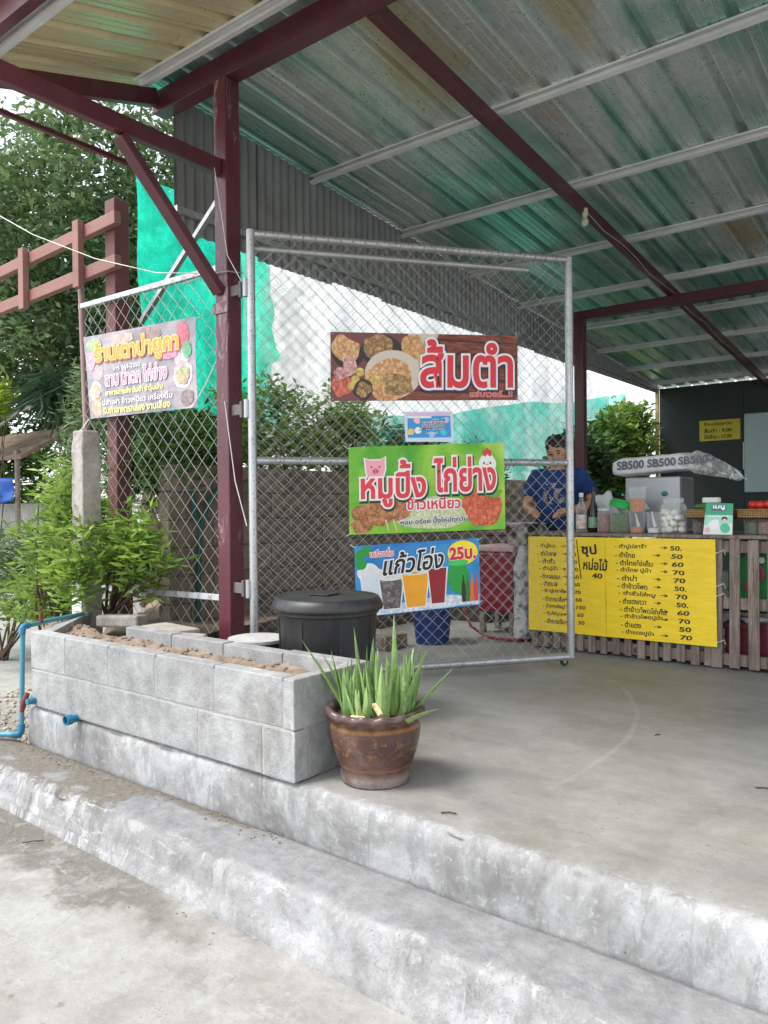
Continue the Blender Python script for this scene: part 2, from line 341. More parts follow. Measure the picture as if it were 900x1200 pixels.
def platform_mat():
    n = NT('stall_floor_cement'); xyz = n.sep()
    a = n.noise(.9, 9, .66, dist=1.4); b = n.noise(4.5, 8, .7); c = n.noise(55, 4, .7)
    sw = n.noise(3.0, 6, .7, n.mapped((.55, 2.2, 1)))
    f = n.math('ADD', n.math('MULTIPLY', a, .5), n.math('ADD', n.math('MULTIPLY', b, .2), n.math('MULTIPLY', sw, .3)))
    floor = n.ramp(f, [(.34, srgb(146, 145, 140)), (.46, srgb(176, 175, 169)), (.56, srgb(194, 193, 187)), (.68, srgb(212, 211, 205))])
    oc = n.math('MULTIPLY', n.val(n.noise(1.6, 6, .7, dist=.8), .52, .66), .30)
    floor = n.mix(oc, floor, srgb(168, 163, 136))
    # scratch the gate's caster leaves on the floor: arc about the hinge
    dv = n.n('ShaderNodeVectorMath', operation='DISTANCE'); dv.inputs[1].default_value = (-3.30, 2.86, 0); n.l(n.co(), dv.inputs[0])
    dd = n.math('ADD', dv.outputs['Value'], n.math('MULTIPLY', n.math('SUBTRACT', n.noise(1.3, 2), .5), .06))
    ring = n.val(n.math('ABSOLUTE', n.math('SUBTRACT', dd, 2.14)), .005, .016, 1, 0, True)
    ring = n.math('MULTIPLY', ring, n.val(xyz[1], 2.45, 2.75, 0, 1)); ring = n.math('MULTIPLY', ring, n.val(xyz[1], 4.1, 4.3, 1, 0))
    floor = n.mix(n.math('MULTIPLY', ring, n.val(b, .35, .55, .10, .45)), floor, srgb(226, 225, 220))
    riser = n.ramp(n.math('ADD', n.math('MULTIPLY', n.noise(1.7, 9, .7, dist=1.6), .6), n.math('MULTIPLY', b, .4)),
                   [(.38, srgb(140, 140, 139)), (.47, srgb(190, 190, 189)), (.54, srgb(216, 217, 218)), (.64, srgb(244, 245, 247))])
    ow = n.math('MULTIPLY', n.val(n.noise(2.1, 5, .7), .56, .68), .35); riser = n.mix(ow, riser, srgb(184, 172, 138))
    # the skim coat of the riser laps a hand's breadth over the edge
    t = n.math('ADD', xyz[1], n.math('MULTIPLY', n.math('SUBTRACT', n.noise(7, 6, .75), .5), .14))
    k = n.val(t, 2.000, 2.020, 0, 1, True)
    gr = n.noise(12, 5, .8, n.mapped((1, 1, .35)), .5); riser = n.mix(n.math('MULTIPLY', n.val(gr, .50, .58), .5), riser, srgb(156, 156, 158)); riser = n.mix(n.math('MULTIPLY', n.val(n.noise(26, 5, .8), .56, .62), .5), riser, srgb(250, 250, 252))
    riser = n.mix(1.0, riser, (.92, .92, .93), 'MULTIPLY'); col = n.mix(k, riser, floor); col = n.mix(n.val(c, .3, .7, 0, .22), col, srgb(150, 152, 146))
    v = n.val(n.voro(16), .05, .08, 1, 0); col = n.mix(n.math('MULTIPLY', n.math('MULTIPLY', v, n.val(a, .5, .55)), .6), col, srgb(80, 78, 72))
    col = grit(n, col, .60, srgb(214, 214, 210), srgb(126, 127, 118), .22)
    h = n.math('ADD', n.math('MULTIPLY', b, .45), n.math('ADD', n.math('MULTIPLY', c, .35), n.math('MULTIPLY', sw, .3)))
    rg = n.mix(k, (.85, .85, .85), n.ramp(f, [(.35, (.38,)*3), (.65, (.62,)*3)]))
    return n.done(n.bsdf(col, rg, 0, h, .28, .012, .4))
def sweep(name, mat, x0, x1, dx, prof):
    """profile(x) -> list of (y, z); swept along X"""
    nx = int((x1-x0)/dx); rows = [prof(x0 + (x1-x0)*i/nx) for i in range(nx+1)]; npf = len(rows[0]); mb = MB()
    vs = [(x0 + (x1-x0)*i/nx, y, z) for i in range(nx+1) for y, z in rows[i]]
    mb.add(vs, [(i*npf+k, i*npf+k+1, (i+1)*npf+k+1, (i+1)*npf+k) for i in range(nx) for k in range(npf-1)] + [tuple(range(npf)), tuple(nx*npf+k for k in range(npf))[::-1]])
    return mb.build(name, mat, smooth='all')
def plat_prof(x):
    e = .010*fbm(x, 1, 0, 2.2); c = max(0, fbm(x, 7, 0, 5.0))**2*.05; w = .006*fbm(x, 3, 0, 1.1)
    f_ = .004*fbm(x, 21, 0, 17); k_ = .022*max(0, fbm(x, 31, 2, 9)-.12)
    P = [(12.6, -.5), (12.6, 0), (9, 0), (6, 0), (4.5, 0), (3.2, 0), (2.6, .001), (2.3, 0), (2.14, -.001 + w*.3), (2.06, -.002 + w*.4), (2.02, -.003 - c*.3), (1.996+e+k_, -.005 - c*.5 + f_*.4), (1.981+e+k_, -.009 - c*.6 + f_*.7),
         (1.972+e+c+f_+k_*.5, -.020-c*.3), (1.967+e+c*.5+f_, -.034), (1.965+e*.7+c*.4+f_*.6, -.055), (1.963+w, -.085), (1.963+w*.8, -.12), (1.965+w, -.16), (1.968+.006*nz(x, 5, 0, 9), -.205), (1.972, -.5)]
    return P
struct(sweep('platform', platform_mat(), -3.86, 3.6, .022, plat_prof), 'raised grey cement floor of the open stall')
def step_prof(x):
    e = .012*fbm(x, 2, 4, 2.0); c = max(0, fbm(x, 11, 3, 4.5))**2*.06; gap = .005 + .016*max(0, nz(x, 9, 2, 3.0)) + .009*abs(nz(x, 9, 2, 14)); g = gz(x)
    zt = -.194 + .003*nz(x, 0, 1, 1.5); f_ = .004*fbm(x, 51, 0, 17); k_ = .024*max(0, fbm(x, 41, 2, 8)-.12)
    return [(1.962-gap, -.6), (1.962-gap, zt-.012), (1.958-gap, zt-.003), (1.93, zt+.001), (1.86, zt), (1.80, zt-.001), (1.755, zt-.001), (1.730+e, zt-.003-c*.2), (1.714+e+k_, zt-.006-c*.4+f_*.5), (1.703+e+k_, zt-.011-c*.5+f_*.8), (1.696+e+c*.5+f_+k_*.5, zt-.022-c*.4),
            (1.690+e+c*.4+f_, zt-.036), (1.683+e*.8+f_*.6, zt-.06), (1.675+e*.6, zt-.09), (1.663+.5*e, zt-.125), (1.655+.3*e, (zt+g)/2-.04), (1.642, g-.01), (1.642, -.6)]
struct(sweep('step', step_mat(), -4.6, 3.6, .022, step_prof), 'long low cement step below the platform')

# ------------------------------------------------------------------ block planter
BLK = [concrete('grey_block', srgb(120, 121, 121), srgb(158, 159, 159), srgb(188, 188, 188), scale=2.4, stain=srgb(118, 118, 108), stain_amt=.7, bump=1.0, objrand=.28, warp=.5)]
MORT = concrete('mortar', srgb(126, 126, 123), srgb(158, 158, 155), srgb(178, 178, 175), scale=4, bump=.6)
pl = thing('planter', 'long grey concrete block planter beside the steps filled with dry soil', 'planter', (-2.9, 2.18, 0))
bvar = {}
def block(x0, x1, y0, y1, z0, z1, par, seed):
    mb = MB(); nx, nzv = 8, 4
    r = random.Random(seed); ox = r.uniform(-.003, .003); oy = r.uniform(-.0012, .0012)
    o = mb.box(x0+.0025, x1-.0025, y0+oy, y1+oy, z0+.0025, z1-.0025).build('concrete_block', BLK[0], par, bevel=.005)
    o.rotation_euler = (0, 0, 0); return o
FY = 1.963
# front wall: two courses
for course, js in ((0, [-3.66, -3.27, -2.88, -2.49, -2.115, -1.945]), (1, [-3.83, -3.50, -3.13, -2.775, -2.39, -2.005])):
    z0 = .0 + course*.19
    left = -3.83
    edges = ([left] if js[0] > left + .05 else []) + js
    for i in range(len(edges)-1): block(edges[i], edges[i+1], FY, FY+.07, z0, z0+.19, pl, i+course*10)
# right end wall
for course in (0, 1):
    z0 = course*.19
    if course == 0:
        block(-2.015, -1.945, FY+.07, 2.24, z0, z0+.19, pl, 40); block(-2.015, -1.945, 2.24, 2.40, z0, z0+.19, pl, 41)
    else:
        block(-2.005, -1.945, FY, 2.33, z0, z0+.19, pl, 42)
# back wall
for i, (a, b) in enumerate([(-3.55, -3.16), (-3.16, -2.77), (-2.77, -2.38), (-2.38, -1.945)]):
    block(a, b, 2.33, 2.40, .19, .38 - (.004*i % .01), pl, 60+i)
    block(a + (.0 if i else .1), b if i < 3 else -2.016, 2.33, 2.40, 0, .19, pl, 70+i)
# left end, splayed towards the concrete post
for course in (0, 1):
    for k in range(2):
        p0 = Vector((-3.80, 2.02, 0)).lerp(Vector((-4.36, 2.58, 0)), k/2+.01); p1 = Vector((-3.80, 2.02, 0)).lerp(Vector((-4.36, 2.58, 0)), (k+1)/2-.01)
        MB().bar(p0 + Vector((0, 0, .095+course*.19-.01)), p1 + Vector((0, 0, .095+course*.19-.01)), .07, .182).build('concrete_block', BLK[0], pl, bevel=.005)
MB().box(-3.80, -1.955, FY+.0022, FY+.062, .002, .362).build('mortar_bed', MORT, pl)
MB().box(-2.008, -1.9485, FY+.05, 2.392, .002, .360).build('mortar_bed', MORT, pl)
MB().box(-3.5, -1.96, 2.338, 2.394, .002, .358).build('mortar_bed', MORT, pl)
# soil: inside the planter, running out to the post behind
def soil_fn(u, v):
    y = FY+.05 + v*(2.36-FY-.05); x = -3.84 - .55*v + u*(-1.985 + 3.84 + .55*v)
    z = .315 + .030*fbm(x, y, 0, 3.5) + .012*fbm(x, y, 3, 14) + .02*max(0, (-3.2-x))
    return (x, y, z)
MB().grid(soil_fn, 90, 22).build('soil', SOILM, pl, smooth='all')
# clods and dry leaves on the soil
mb = MB()
for i in range(260):
    u, v = random.random(), random.random(); x, y, z = soil_fn(u, v); r = random.uniform(.004, .013) * (1.6 if i % 17 == 0 else 1)
    mb.ell((x, y, z+r*.3), (r, r*random.uniform(.7, 1.2), r*.7), 6, 4, jit=.5, seed=i)
o = mb.build('clod', SOILM, pl); o['kind'] = 'stuff'

# bank of earth behind the planter, under the fence and shrubs
EARTH = concrete('earth_bank', srgb(92, 80, 66), srgb(128, 112, 94), srgb(152, 138, 118), scale=3, stain=srgb(70, 62, 48), bump=.9)
def bank_fn(u, v):
    x = -6.0 + 2.2*u; y = 2.25 + 1.75*v
    edge = min(1, max(0, (x + y*.95 + 2.25 + .2*fbm(x, y, 2, 1.5))/.55)); edge = edge*edge*(3-2*edge)
    z = gz(x) - .05 + (.27 - gz(x))*edge + .03*fbm(x, y, 0, 3)
    return (x, y, min(z, .31))
struct(MB().grid(bank_fn, 50, 40).build('earth_bank', EARTH, smooth='all'), 'bare earth bank under the fence and shrubs')
SLAB = concrete('broken_slab_concrete', srgb(120, 114, 106), srgb(164, 158, 150), srgb(196, 192, 184), scale=4, stain=srgb(98, 84, 70), stain_amt=.7, bump=.9)
# rubble slabs lying between planter and fence
for i, (x, y, z, a, b, c, rz) in enumerate([(-4.02, 2.62, .30, .26, .16, .07, .5), (-3.62, 2.66, .27, .36, .18, .06, -.1), (-3.35, 2.56, .26, .2, .15, .06, .3)]):
    mb = MB().box(-a/2, a/2, -b/2, b/2, 0, c); R = Matrix.Rotation(rz, 3, 'Z') @ Matrix.Rotation(.08*(i-1), 3, 'X')
    mb.v = [tuple(R @ Vector(v) + Vector((x, y, z))) for v in mb.v]
    one(mb, 'broken_slab', SLAB, ['small broken concrete slab lying beside the concrete post', 'long broken concrete slab lying behind the planter under the fence', 'short broken concrete slab lying behind the planter near the maroon column'][i], 'slab', (x, y, z), 'broken slabs behind the planter', bevel=.012)

# ------------------------------------------------------------------ the shed: steel frame and sheet roof
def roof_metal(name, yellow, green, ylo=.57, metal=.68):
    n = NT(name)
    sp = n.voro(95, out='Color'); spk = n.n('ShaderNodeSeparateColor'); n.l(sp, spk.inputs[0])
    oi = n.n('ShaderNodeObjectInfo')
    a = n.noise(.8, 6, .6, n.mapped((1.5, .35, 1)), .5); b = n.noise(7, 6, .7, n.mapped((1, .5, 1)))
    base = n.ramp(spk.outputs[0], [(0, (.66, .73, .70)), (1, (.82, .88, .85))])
    base = n.mix(n.math('MULTIPLY', n.val(a, ylo, ylo+.08), yellow), base, srgb(212, 194, 148))     # warm ground reflection painted into the sheet colour
    base = n.mix(n.math('MULTIPLY', n.val(a, .53, .43), green), base, srgb(120, 186, 168))     # teal reflection of the shade net painted into the sheet colour
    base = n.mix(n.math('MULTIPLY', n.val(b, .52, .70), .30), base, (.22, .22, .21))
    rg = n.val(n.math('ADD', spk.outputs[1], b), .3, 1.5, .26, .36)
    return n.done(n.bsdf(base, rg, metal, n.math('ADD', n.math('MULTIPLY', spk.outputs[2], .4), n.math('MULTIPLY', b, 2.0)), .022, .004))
ROOFM = roof_metal('aluzinc_roof_sheet', .75, .75); AWNM = roof_metal('bounce_tinted_awning', .9, .0, .30, .25)  # awning carries the painted warm ground bounce over most of its colour
WALLM = weathered('dull_corrugated_sheet', (.30, .305, .31), (.15, .15, .15), rough=.5, metal=.45, amount=.5, scale=6, streak=(1, 1, .1))
shed = thing('stall_shed', 'open-fronted shed of maroon steel posts carrying a ribbed metal sheet roof', 'shed', (-3.37, 2.9, 0))
def zr(y): return 3.60 - .085*(y-2.9)         # underside of the main roof
def za(y): return 3.63 - .30*(2.89-y)         # underside of the front awning
def zac(y): return za(y)
RIB = .208
# corrugated profile over one sheet of 4 ribs
def sheet(name, x0, npitch, ya, yb, zf, mat, par, sag=0.0, ny=10, lift=0.0):
    prof = []
    for p in range(npitch):
        o = p*RIB
        prof += [(o, 0), (o+.046, 0), (o+.050, .003), (o+.056, .003), (o+.060, 0), (o+.096, 0), (o+.100, .003), (o+.106, .003), (o+.110, 0), (o+.136, 0), (o+.152, .040), (o+.186, .040), (o+.202, .001)]
    prof.append((npitch*RIB+.03, 0.0)) ; m = len(prof); mb = MB(); vs = []
    for j in range(ny+1):
        y = ya + (yb-ya)*j/ny
        for a, h in prof: vs.append((x0+a, y, zf(y) + h + lift + sag*nz(x0+a, y, 0, 1.3)))
    mb.add(vs, [(j*m+k, j*m+k+1, (j+1)*m+k+1, (j+1)*m+k) for j in range(ny) for k in range(m-1)])
    return mb.build(name, mat, par, solid=.0008)
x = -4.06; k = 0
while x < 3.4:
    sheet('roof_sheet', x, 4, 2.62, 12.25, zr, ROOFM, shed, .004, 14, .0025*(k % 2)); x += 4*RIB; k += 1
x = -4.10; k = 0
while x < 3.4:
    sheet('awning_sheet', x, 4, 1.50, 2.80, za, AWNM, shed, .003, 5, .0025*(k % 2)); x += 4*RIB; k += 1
# purlins (galvanised C section, open side down-slope)
def cprof(w, h, t=.004, lip=.014):
    return [(-w/2, -h/2), (w/2, -h/2), (w/2, -h/2+lip), (w/2-t, -h/2+lip), (w/2-t, -h/2+t), (-w/2+t, -h/2+t), (-w/2+t, h/2-t), (w/2-t, h/2-t), (w/2-t, h/2-lip), (w/2, h/2-lip), (w/2, h/2), (-w/2, h/2)]
for y in (4.22, 5.35, 6.46, 7.52, 8.58, 9.62, 10.68, 11.65):
    MB().prism(cprof(.045, .055), (-3.99, y, zr(y)-.029), (3.45, y, zr(y)-.029), (0, .085, 1)).build('purlin', PURL, shed)
for y in (2.74, 1.82):
    MB().prism(cprof(.045, .06), (-3.99, y, za(y)-.031), (3.45, y, za(y)-.031), (0, -.3, 1)).build('purlin', PURL, shed)
# columns, beams, rafters, awning arm
cx, cy = -3.375, 2.905
MB().box(cx-.052, cx+.052, cy-.052, cy+.052, 0, 3.425).build('column', REDOLD, shed, bevel=.006)
MB().box(cx-.11, cx+.11, cy-.11, cy+.11, 0, .012).build('base_plate', REDOLD, shed)
MB().box(-4.00, 3.4, 2.855, 2.955, 3.425, 3.555).build('front_beam', RED, shed, bevel=.005)
for bx in (2.2,):
    MB().box(bx-.052, bx+.052, cy-.052, cy+.052, 0, 3.425).build('column', RED, shed, bevel=.006)
for rx in (-2.36, 1.1):
    MB().bar((rx, 2.96, zr(2.96)-.125), (rx, 12.1, zr(12.1)-.125), .05, .10).build('rafter', RED, shed, bevel=.004)
MB().bar((-3.955, 2.852, za(2.85)-.11), (-3.955, 1.60, za(1.60)-.11), .05, .10).build('awning_rafter', RED, shed, bevel=.004)
MB().bar((cx-.01, cy-.054, 2.925), (cx-.01, 1.45, 2.925), .05, .09).build('awning_arm', RED, shed, bevel=.004)
MB().bar((cx-.01, 2.22, 2.87), (cx-.01, 2.852, 2.22), .045, .075, (1, 0, 0)).build('arm_brace', RED, shed, bevel=.004)
MB().bar((-4.05, 1.62, za(1.62)-.11), (3.4, 1.62, za(1.62)-.11), .05, .10).build('fascia_beam', RED, shed, bevel=.004)
MB().bar((-3.985, 2.72, 3.055), (-3.985, 1.45, 3.065), .025, .025).build('tie_bar', RED, shed)
MB().bar((-3.42, 3.0, 2.94), (-4.47, 3.08, 2.26), .03, .03).build('diagonal_strut', GALV, shed)
# rear frame
MB().box(-3.34, -3.24, 7.55, 7.65, 0, 2.924).build('column', RED, shed, bevel=.006)
MB().box(-3.34, 3.4, 7.55, 7.65, 2.925, 3.02).build('rear_beam', RED, shed, bevel=.005)
# hinge plates and weld scars on the front column
for z in (2.22, 1.55, .55):
    MB().box(cx+.05, cx+.125, cy-.03, cy-.018, z-.03, z+.03).build('hinge_plate', DULL, shed, bevel=.003)
    MB().tube([(cx+.13, cy-.024, z-.045), (cx+.13, cy-.024, z+.045)], .011, 10).build('hinge_pin', DULL, shed, smooth=True)
MB().box(cx-.06, cx+.062, cy-.064, cy-.0535, 2.10, 2.16).build('weld_plate', REDOLD, shed)
MB().tube([(cx-.35, cy-.05, 2.335), (cx-.06, cy-.07, 2.33), (cx+.08, cy-.07, 2.32), (cx+.1, cy+.02, 2.325)], .004, 6).build('wire_tie', WIRE, shed)
# corrugated wall sheets hanging on the left side
def wsheet(y0, y1, seed):
    r = random.Random(seed); mb = MB(); n = int((y1-y0)/.076*10); vs = []; zb = 2.725 + r.uniform(-.012, .02)
    for i in range(n+1):
        y = y0 + (y1-y0)*i/n; xx = -3.95 + .009*math.cos(2*math.pi*y/.076) + .004*(seed % 2)
        zt = zr(y) - .002
        for t in (0, .35, .7, 1): vs.append((xx + .006*nz(y, t, seed, 1), y, zb + (zt-zb)*t))
    mb.add(vs, [(i*4+k, i*4+k+1, (i+1)*4+k+1, (i+1)*4+k) for i in range(n) for k in range(3)])
    mb.build('wall_sheet', WALLM, shed, smooth='all')
y = 2.965; k = 0
while y < 12.0:
    wsheet(y, min(12.1, y+.78), k); y += .70; k += 1
MB().bar((-3.92, 2.96, 2.86), (-3.92, 12.0, 2.80), .03, .04).build('girt', GALV, shed)
# rear wall: dark painted boards
DARKW = plain('dark_green_black_paint', srgb(44, 54, 52), .6, var=.12, scale=2, bump=.1)
bw = thing('rear_wall', 'dark green-black painted board wall closing the back of the stall', 'wall', (0, 12.08, 0))
xx = -3.93; i = 0
while xx < 3.4:
    MB().box(xx+.002, xx+1.218, 12.08+.003*(i % 2), 12.10+.003*(i % 2), 0, zr(12.08)-.02).build('wall_panel', DARKW, bw, bevel=.002); xx += 1.22; i += 1
MB().box(-3.92, 3.4, 12.106, 12.12, 0, 2.80).build('backing_board', DARKW, bw)
MB().box(-3.99, -3.94, 12.06, 12.11, 0, 2.80).build('corner_post', plain('pale_timber', srgb(196, 176, 120), .7), bw)
# ------------------------------------------------------------------ shade nets
def netmat(name, c, dens_lo, dens_hi, scale):
    n = NT(name); k = n.val(n.noise(scale, 5, .65), .38, .60, dens_lo, dens_hi)
    wv = n.math('MULTIPLY', n.noise(2.0, 3, .6, n.mapped((30, 34, 60))), .5)
    col = n.ramp(n.noise(9, 4), [(.3, cmul(c, .7)), (.7, cmul(c, 1.2))])
    d = n.n('ShaderNodeBsdfDiffuse'); n.l(col, d.inputs[0]); t = n.n('ShaderNodeBsdfTranslucent'); n.l(col, t.inputs[0])
    m1 = n.n('ShaderNodeMixShader'); m1.inputs[0].default_value = .74; n.l(d.outputs[0], m1.inputs[1]); n.l(t.outputs[0], m1.inputs[2])
    tr = n.n('ShaderNodeBsdfTransparent'); m2 = n.n('ShaderNodeMixShader')
    n.l(n.math('ADD', k, n.math('MULTIPLY', n.math('SUBTRACT', wv, .25), 1.0)), m2.inputs[0]); n.l(tr.outputs[0], m2.inputs[1]); n.l(m1.outputs[0], m2.inputs[2])
    return n.done(m2.outputs[0])
TEAL = srgb(44, 226, 190)
def net(y0, y1, ztop, zbot, x0, mat, label, seed, amp=.11, ragged=0.0):
    def fn(u, v):
        y = y0 + (y1 + (ragged*fbm(v*5, seed, 0, 1.3) if ragged else 0) - y0)*u; zt = ztop(y); zb = zbot(y)
        z = zb + (zt-zb)*v
        return (x0 + amp*(1-.5*v)*fbm(y, z*.25, seed, 1.6) + .02*math.sin(y*9+2*nz(y, z, seed, 2))*(1-v*.6), y + .03*nz(z, seed, 0, 2), z)
    mb = MB().grid(fn, max(16, int((y1-y0)*14)), 22)
    return one(mb, 'shade_net', mat, label, 'shade net', (x0, y0, zbot(y0)), None, smooth='all')
net(3.27, 4.62, lambda y: 3.42-.05*(y-3.2), lambda y: 1.72 + .12*nz(y, 0, 0, 2), -4.75, netmat('teal_net_dense', TEAL, .70, .96, 3.0), 'bright teal shade net hanging behind the maroon column and fence panel', 1, ragged=.22)
net(4.3, 12.3, lambda y: 3.22 - .02*(y-4.5), lambda y: 1.45, -4.80, netmat('bleached_net', srgb(250, 254, 252), .84, .99, 1.1), 'thin bleached shade net stretched behind the gate below the corrugated sheets', 2)
net(5.6, 12.6, lambda y: 1.78 + .17*max(0, y-5.6)**.95 + .1*nz(y, 3, 0, .8), lambda y: .9, -4.66, netmat('teal_net_mid', srgb(60, 226, 204), .55, .92, 1.5), 'turquoise shade net sagging low along the side behind the vendor', 3)

# ------------------------------------------------------------------ chain-link
def chainlink(O, U, V, w, h, c, r, name, mat, par, tri=None):
    """woven wire filling a w x h rectangle at O; U across, V up, one zigzag wire per column"""
    O = np.array(O, float); U = np.array(U, float); V = np.array(V, float); Nn = np.cross(U, V)
    nk = int(w/c); nj = int(h/c); cw = w/nk; dv = h/nj; vs = []; fs = []
    ring = [(math.cos(a), math.sin(a)) for a in (math.pi/4, 3*math.pi/4, 5*math.pi/4, 7*math.pi/4)]
    for k in range(nk):
        base = len(vs)
        for j in range(nj+1):
            hi = (j+k) % 2
            x = (k+hi)*cw + (.0012 if hi else -.0012) + .0018*math.sin(k*1.7+j*.9); z = j*dv + .0015*math.sin(k*2.3+j*1.3); d = (.0016 if hi else -.0016)
            p = O + U*x + V*z + Nn*d
            # wire runs mostly along V with alternating slant: ring in the U/N plane
            for a, b in ring: vs.append(tuple(p + U*a*r*1.35 + Nn*b*r))
        for j in range(nj):
            for q in range(4):
                fs.append((base+j*4+q, base+j*4+(q+1) % 4, base+(j+1)*4+(q+1) % 4, base+(j+1)*4+q))
    mb = MB(); mb.add(vs, fs); off = root_loc(par)
    me = bpy.data.meshes.new(name); me.from_pydata([(a-off.x, b-off.y, cc-off.z) for a, b, cc in vs], [], fs); me.materials.append(mat)
    o = bpy.data.objects.new(name, me); COL.objects.link(o); o.parent = par; return o

# swung-open gate
GL = Vector((-3.18, 2.9, 0)); GR = Vector((-2.0, 4.47, 0)); GU = (GR-GL).normalized(); GN = Vector((GU.y, -GU.x, 0)); GW = 1.955
def G(s, z, off=0.0): return GL + GU*s + GN*off + Vector((0, 0, z))
gate = thing('gate', 'tall galvanised chain-link gate swung open and hung with food banners', 'gate', (-3.18, 2.9, 0))
MB().tube([G(.0, .02), G(.0, 2.54)], .024, 12).build('gate_post', GALV, gate, smooth=True)
MB().tube([G(GW, .05), G(GW, 2.535)], .024, 12).build('gate_post', GALV, gate, smooth=True)
MB().tube([G(.02, 2.52), G(GW-.02, 2.52)], .022, 12).build('top_rail', GALV, gate, smooth=True)
MB().tube([G(.02, 2.455, -.05), G(GW-.25, 2.455, -.05)], .018, 12).build('second_rail', GALV, gate, smooth=True)
MB().tube([G(.02, 1.262), G(GW-.02, 1.262)], .021, 12).build('middle_rail', GALV, gate, smooth=True)
MB().tube([G(.02, .055), G(GW-.02, .055)], .024, 12).build('bottom_rail', GALV, gate, smooth=True)
chainlink(G(.02, .06, .028), GU, (0, 0, 1), GW-.04, 2.45, .0372, .0014, 'wire_mesh', WIRE, gate)
chainlink(G(.02, .32, -.05), GU, (0, 0, 1), GW-.30, 2.13, .0385, .0011, 'wire_mesh', WIRE, gate)
# wire wraps round the rails
mb = MB()
for i in range(26):
    s = .06 + i*(GW-.1)/26
    for z in ((2.52, 1.262) if i % 2 else (2.52, .055)):
        mb.tube([G(s-.01, z, .027), G(s, z+.027, 0), G(s+.01, z, -.027), G(s+.014, z-.027, 0), G(s+.02, z, .027)], .0022, 5)
for i in range(24):
    z = .15 + i*.1
    for s in (0, GW): mb.tube([G(s-.0, z, .027), G(s+.026, z+.008, 0), G(s, z+.014, -.027), G(s-.026, z+.02, 0), G(s, z+.03, .027)], .0022, 5)
o = mb.build('tie_wire', plain('dark_tie_wire', (.16, .15, .14), .6, .5, bump=0), gate); o['kind'] = 'stuff'
cs = MB(); cs.box(-.015, .015, -.012, .012, 0, .03); cs.v = [tuple(G(GW-.05, .0) + Vector(v) + Vector((0, 0, .02))) for v in cs.v]; cs.build('caster_bracket', GALV, gate)
MB().tube([G(GW-.05, .024, .010), G(GW-.05, .024, -.010)], .022, 14).build('caster_wheel', BLACKP, gate, smooth=True)
for z in (2.22, 1.55, .55):
    MB().tube([G(-.03, z-.05, .0), G(-.03, z+.05, .0)], .016, 10).build('hinge_barrel', GALV, gate, smooth=True)

# fixed fence panel to the left of the column
fy = 2.945
fence = thing('fence_panel', 'narrow fixed chain-link fence panel left of the maroon column', 'fence', (-4.2, fy, .2))
MB().tube([(-4.86, fy, .15), (-4.98, fy, 2.56)], .021, 10).build('fence_post', weathered('pinkish_worn_paint', srgb(150, 120, 118), srgb(96, 60, 60), rough=.5, amount=.8, scale=9), fence, smooth=True)
MB().bar((-4.99, fy, 2.425), (-3.43, fy, 2.40), .035, .035).build('top_rail', GALV, fence, bevel=.003)
MB().bar((-4.75, fy, .46), (-3.43, fy, .475), .03, .035).build('lower_rail', plain('pale_grey_steel', (.62, .64, .66), .45, .3), fence, bevel=.003)
chainlink((-4.90, fy-.022, .26), (1, 0, 0), (0, 0, 1), 1.475, 2.15, .0535, .0016, 'wire_mesh', WIRE, fence)
for i, (a, b) in enumerate([((-3.70, fy-.05, 1.60), (-3.45, fy-.05, 1.88)), ((-4.83, fy-.04, 1.62), (-5.02, fy-.04, 1.53))]):
    MB().tube([a, (Vector(a)+Vector(b))/2 + Vector((0, 0, -.02)), b], .004, 5).build('string', ROPE, fence)
MB().tube([(-3.36, 2.80, 2.9), (-3.28, 2.82, 2.4), (-3.21, 2.86, 2.25)], .0025, 5).build('string', ROPE, fence)
MB().tube([(-3.34, 2.84, 1.6), (-3.27, 2.85, 1.15), (-3.2, 2.87, .9)], .003, 5).build('string', ROPE, fence)

# concrete post by the planter
cp = thing('concrete_post', 'weathered square concrete post standing at the end of the planter', 'post', (-4.41, 2.63, .1))
PCON = concrete('post_concrete', srgb(120, 112, 104), srgb(168, 162, 154), srgb(196, 192, 186), scale=3.5, stain=srgb(86, 78, 70), stain_amt=.8, bump=.8)
mb = MB(); N = 30; vs = []
for i in range(N+1):
    z = .1 + 1.39*i/N
    for a, b in ((-1, -1), (1, -1), (1, 1), (-1, 1)):
        w = .064*(1 - .06*max(0, i-N+2)) + .006*fbm(a*3+z*5, b*2, 1, 2)
        vs.append((-4.41+a*w, 2.63+b*w, z + (.01*nz(a, b, 1, 3) if i == N else 0)))
mb.add(vs, [(i*4+k, i*4+(k+1) % 4, (i+1)*4+(k+1) % 4, (i+1)*4+k) for i in range(N) for k in range(4)] + [(3, 2, 1, 0), tuple(N*4+k for k in range(4))])
mb.build('shaft', PCON, cp, bevel=.01)
MB().box(-4.482, -4.476, 2.57, 2.69, .1, .62).build('white_paint_patch', plain('white_limewash', (.75, .76, .76), .8, var=.1), cp)
MB().box(-4.47, -4.36, 2.5585, 2.5615, .12, .66).build('white_paint_patch', MATS['white_limewash'], cp)

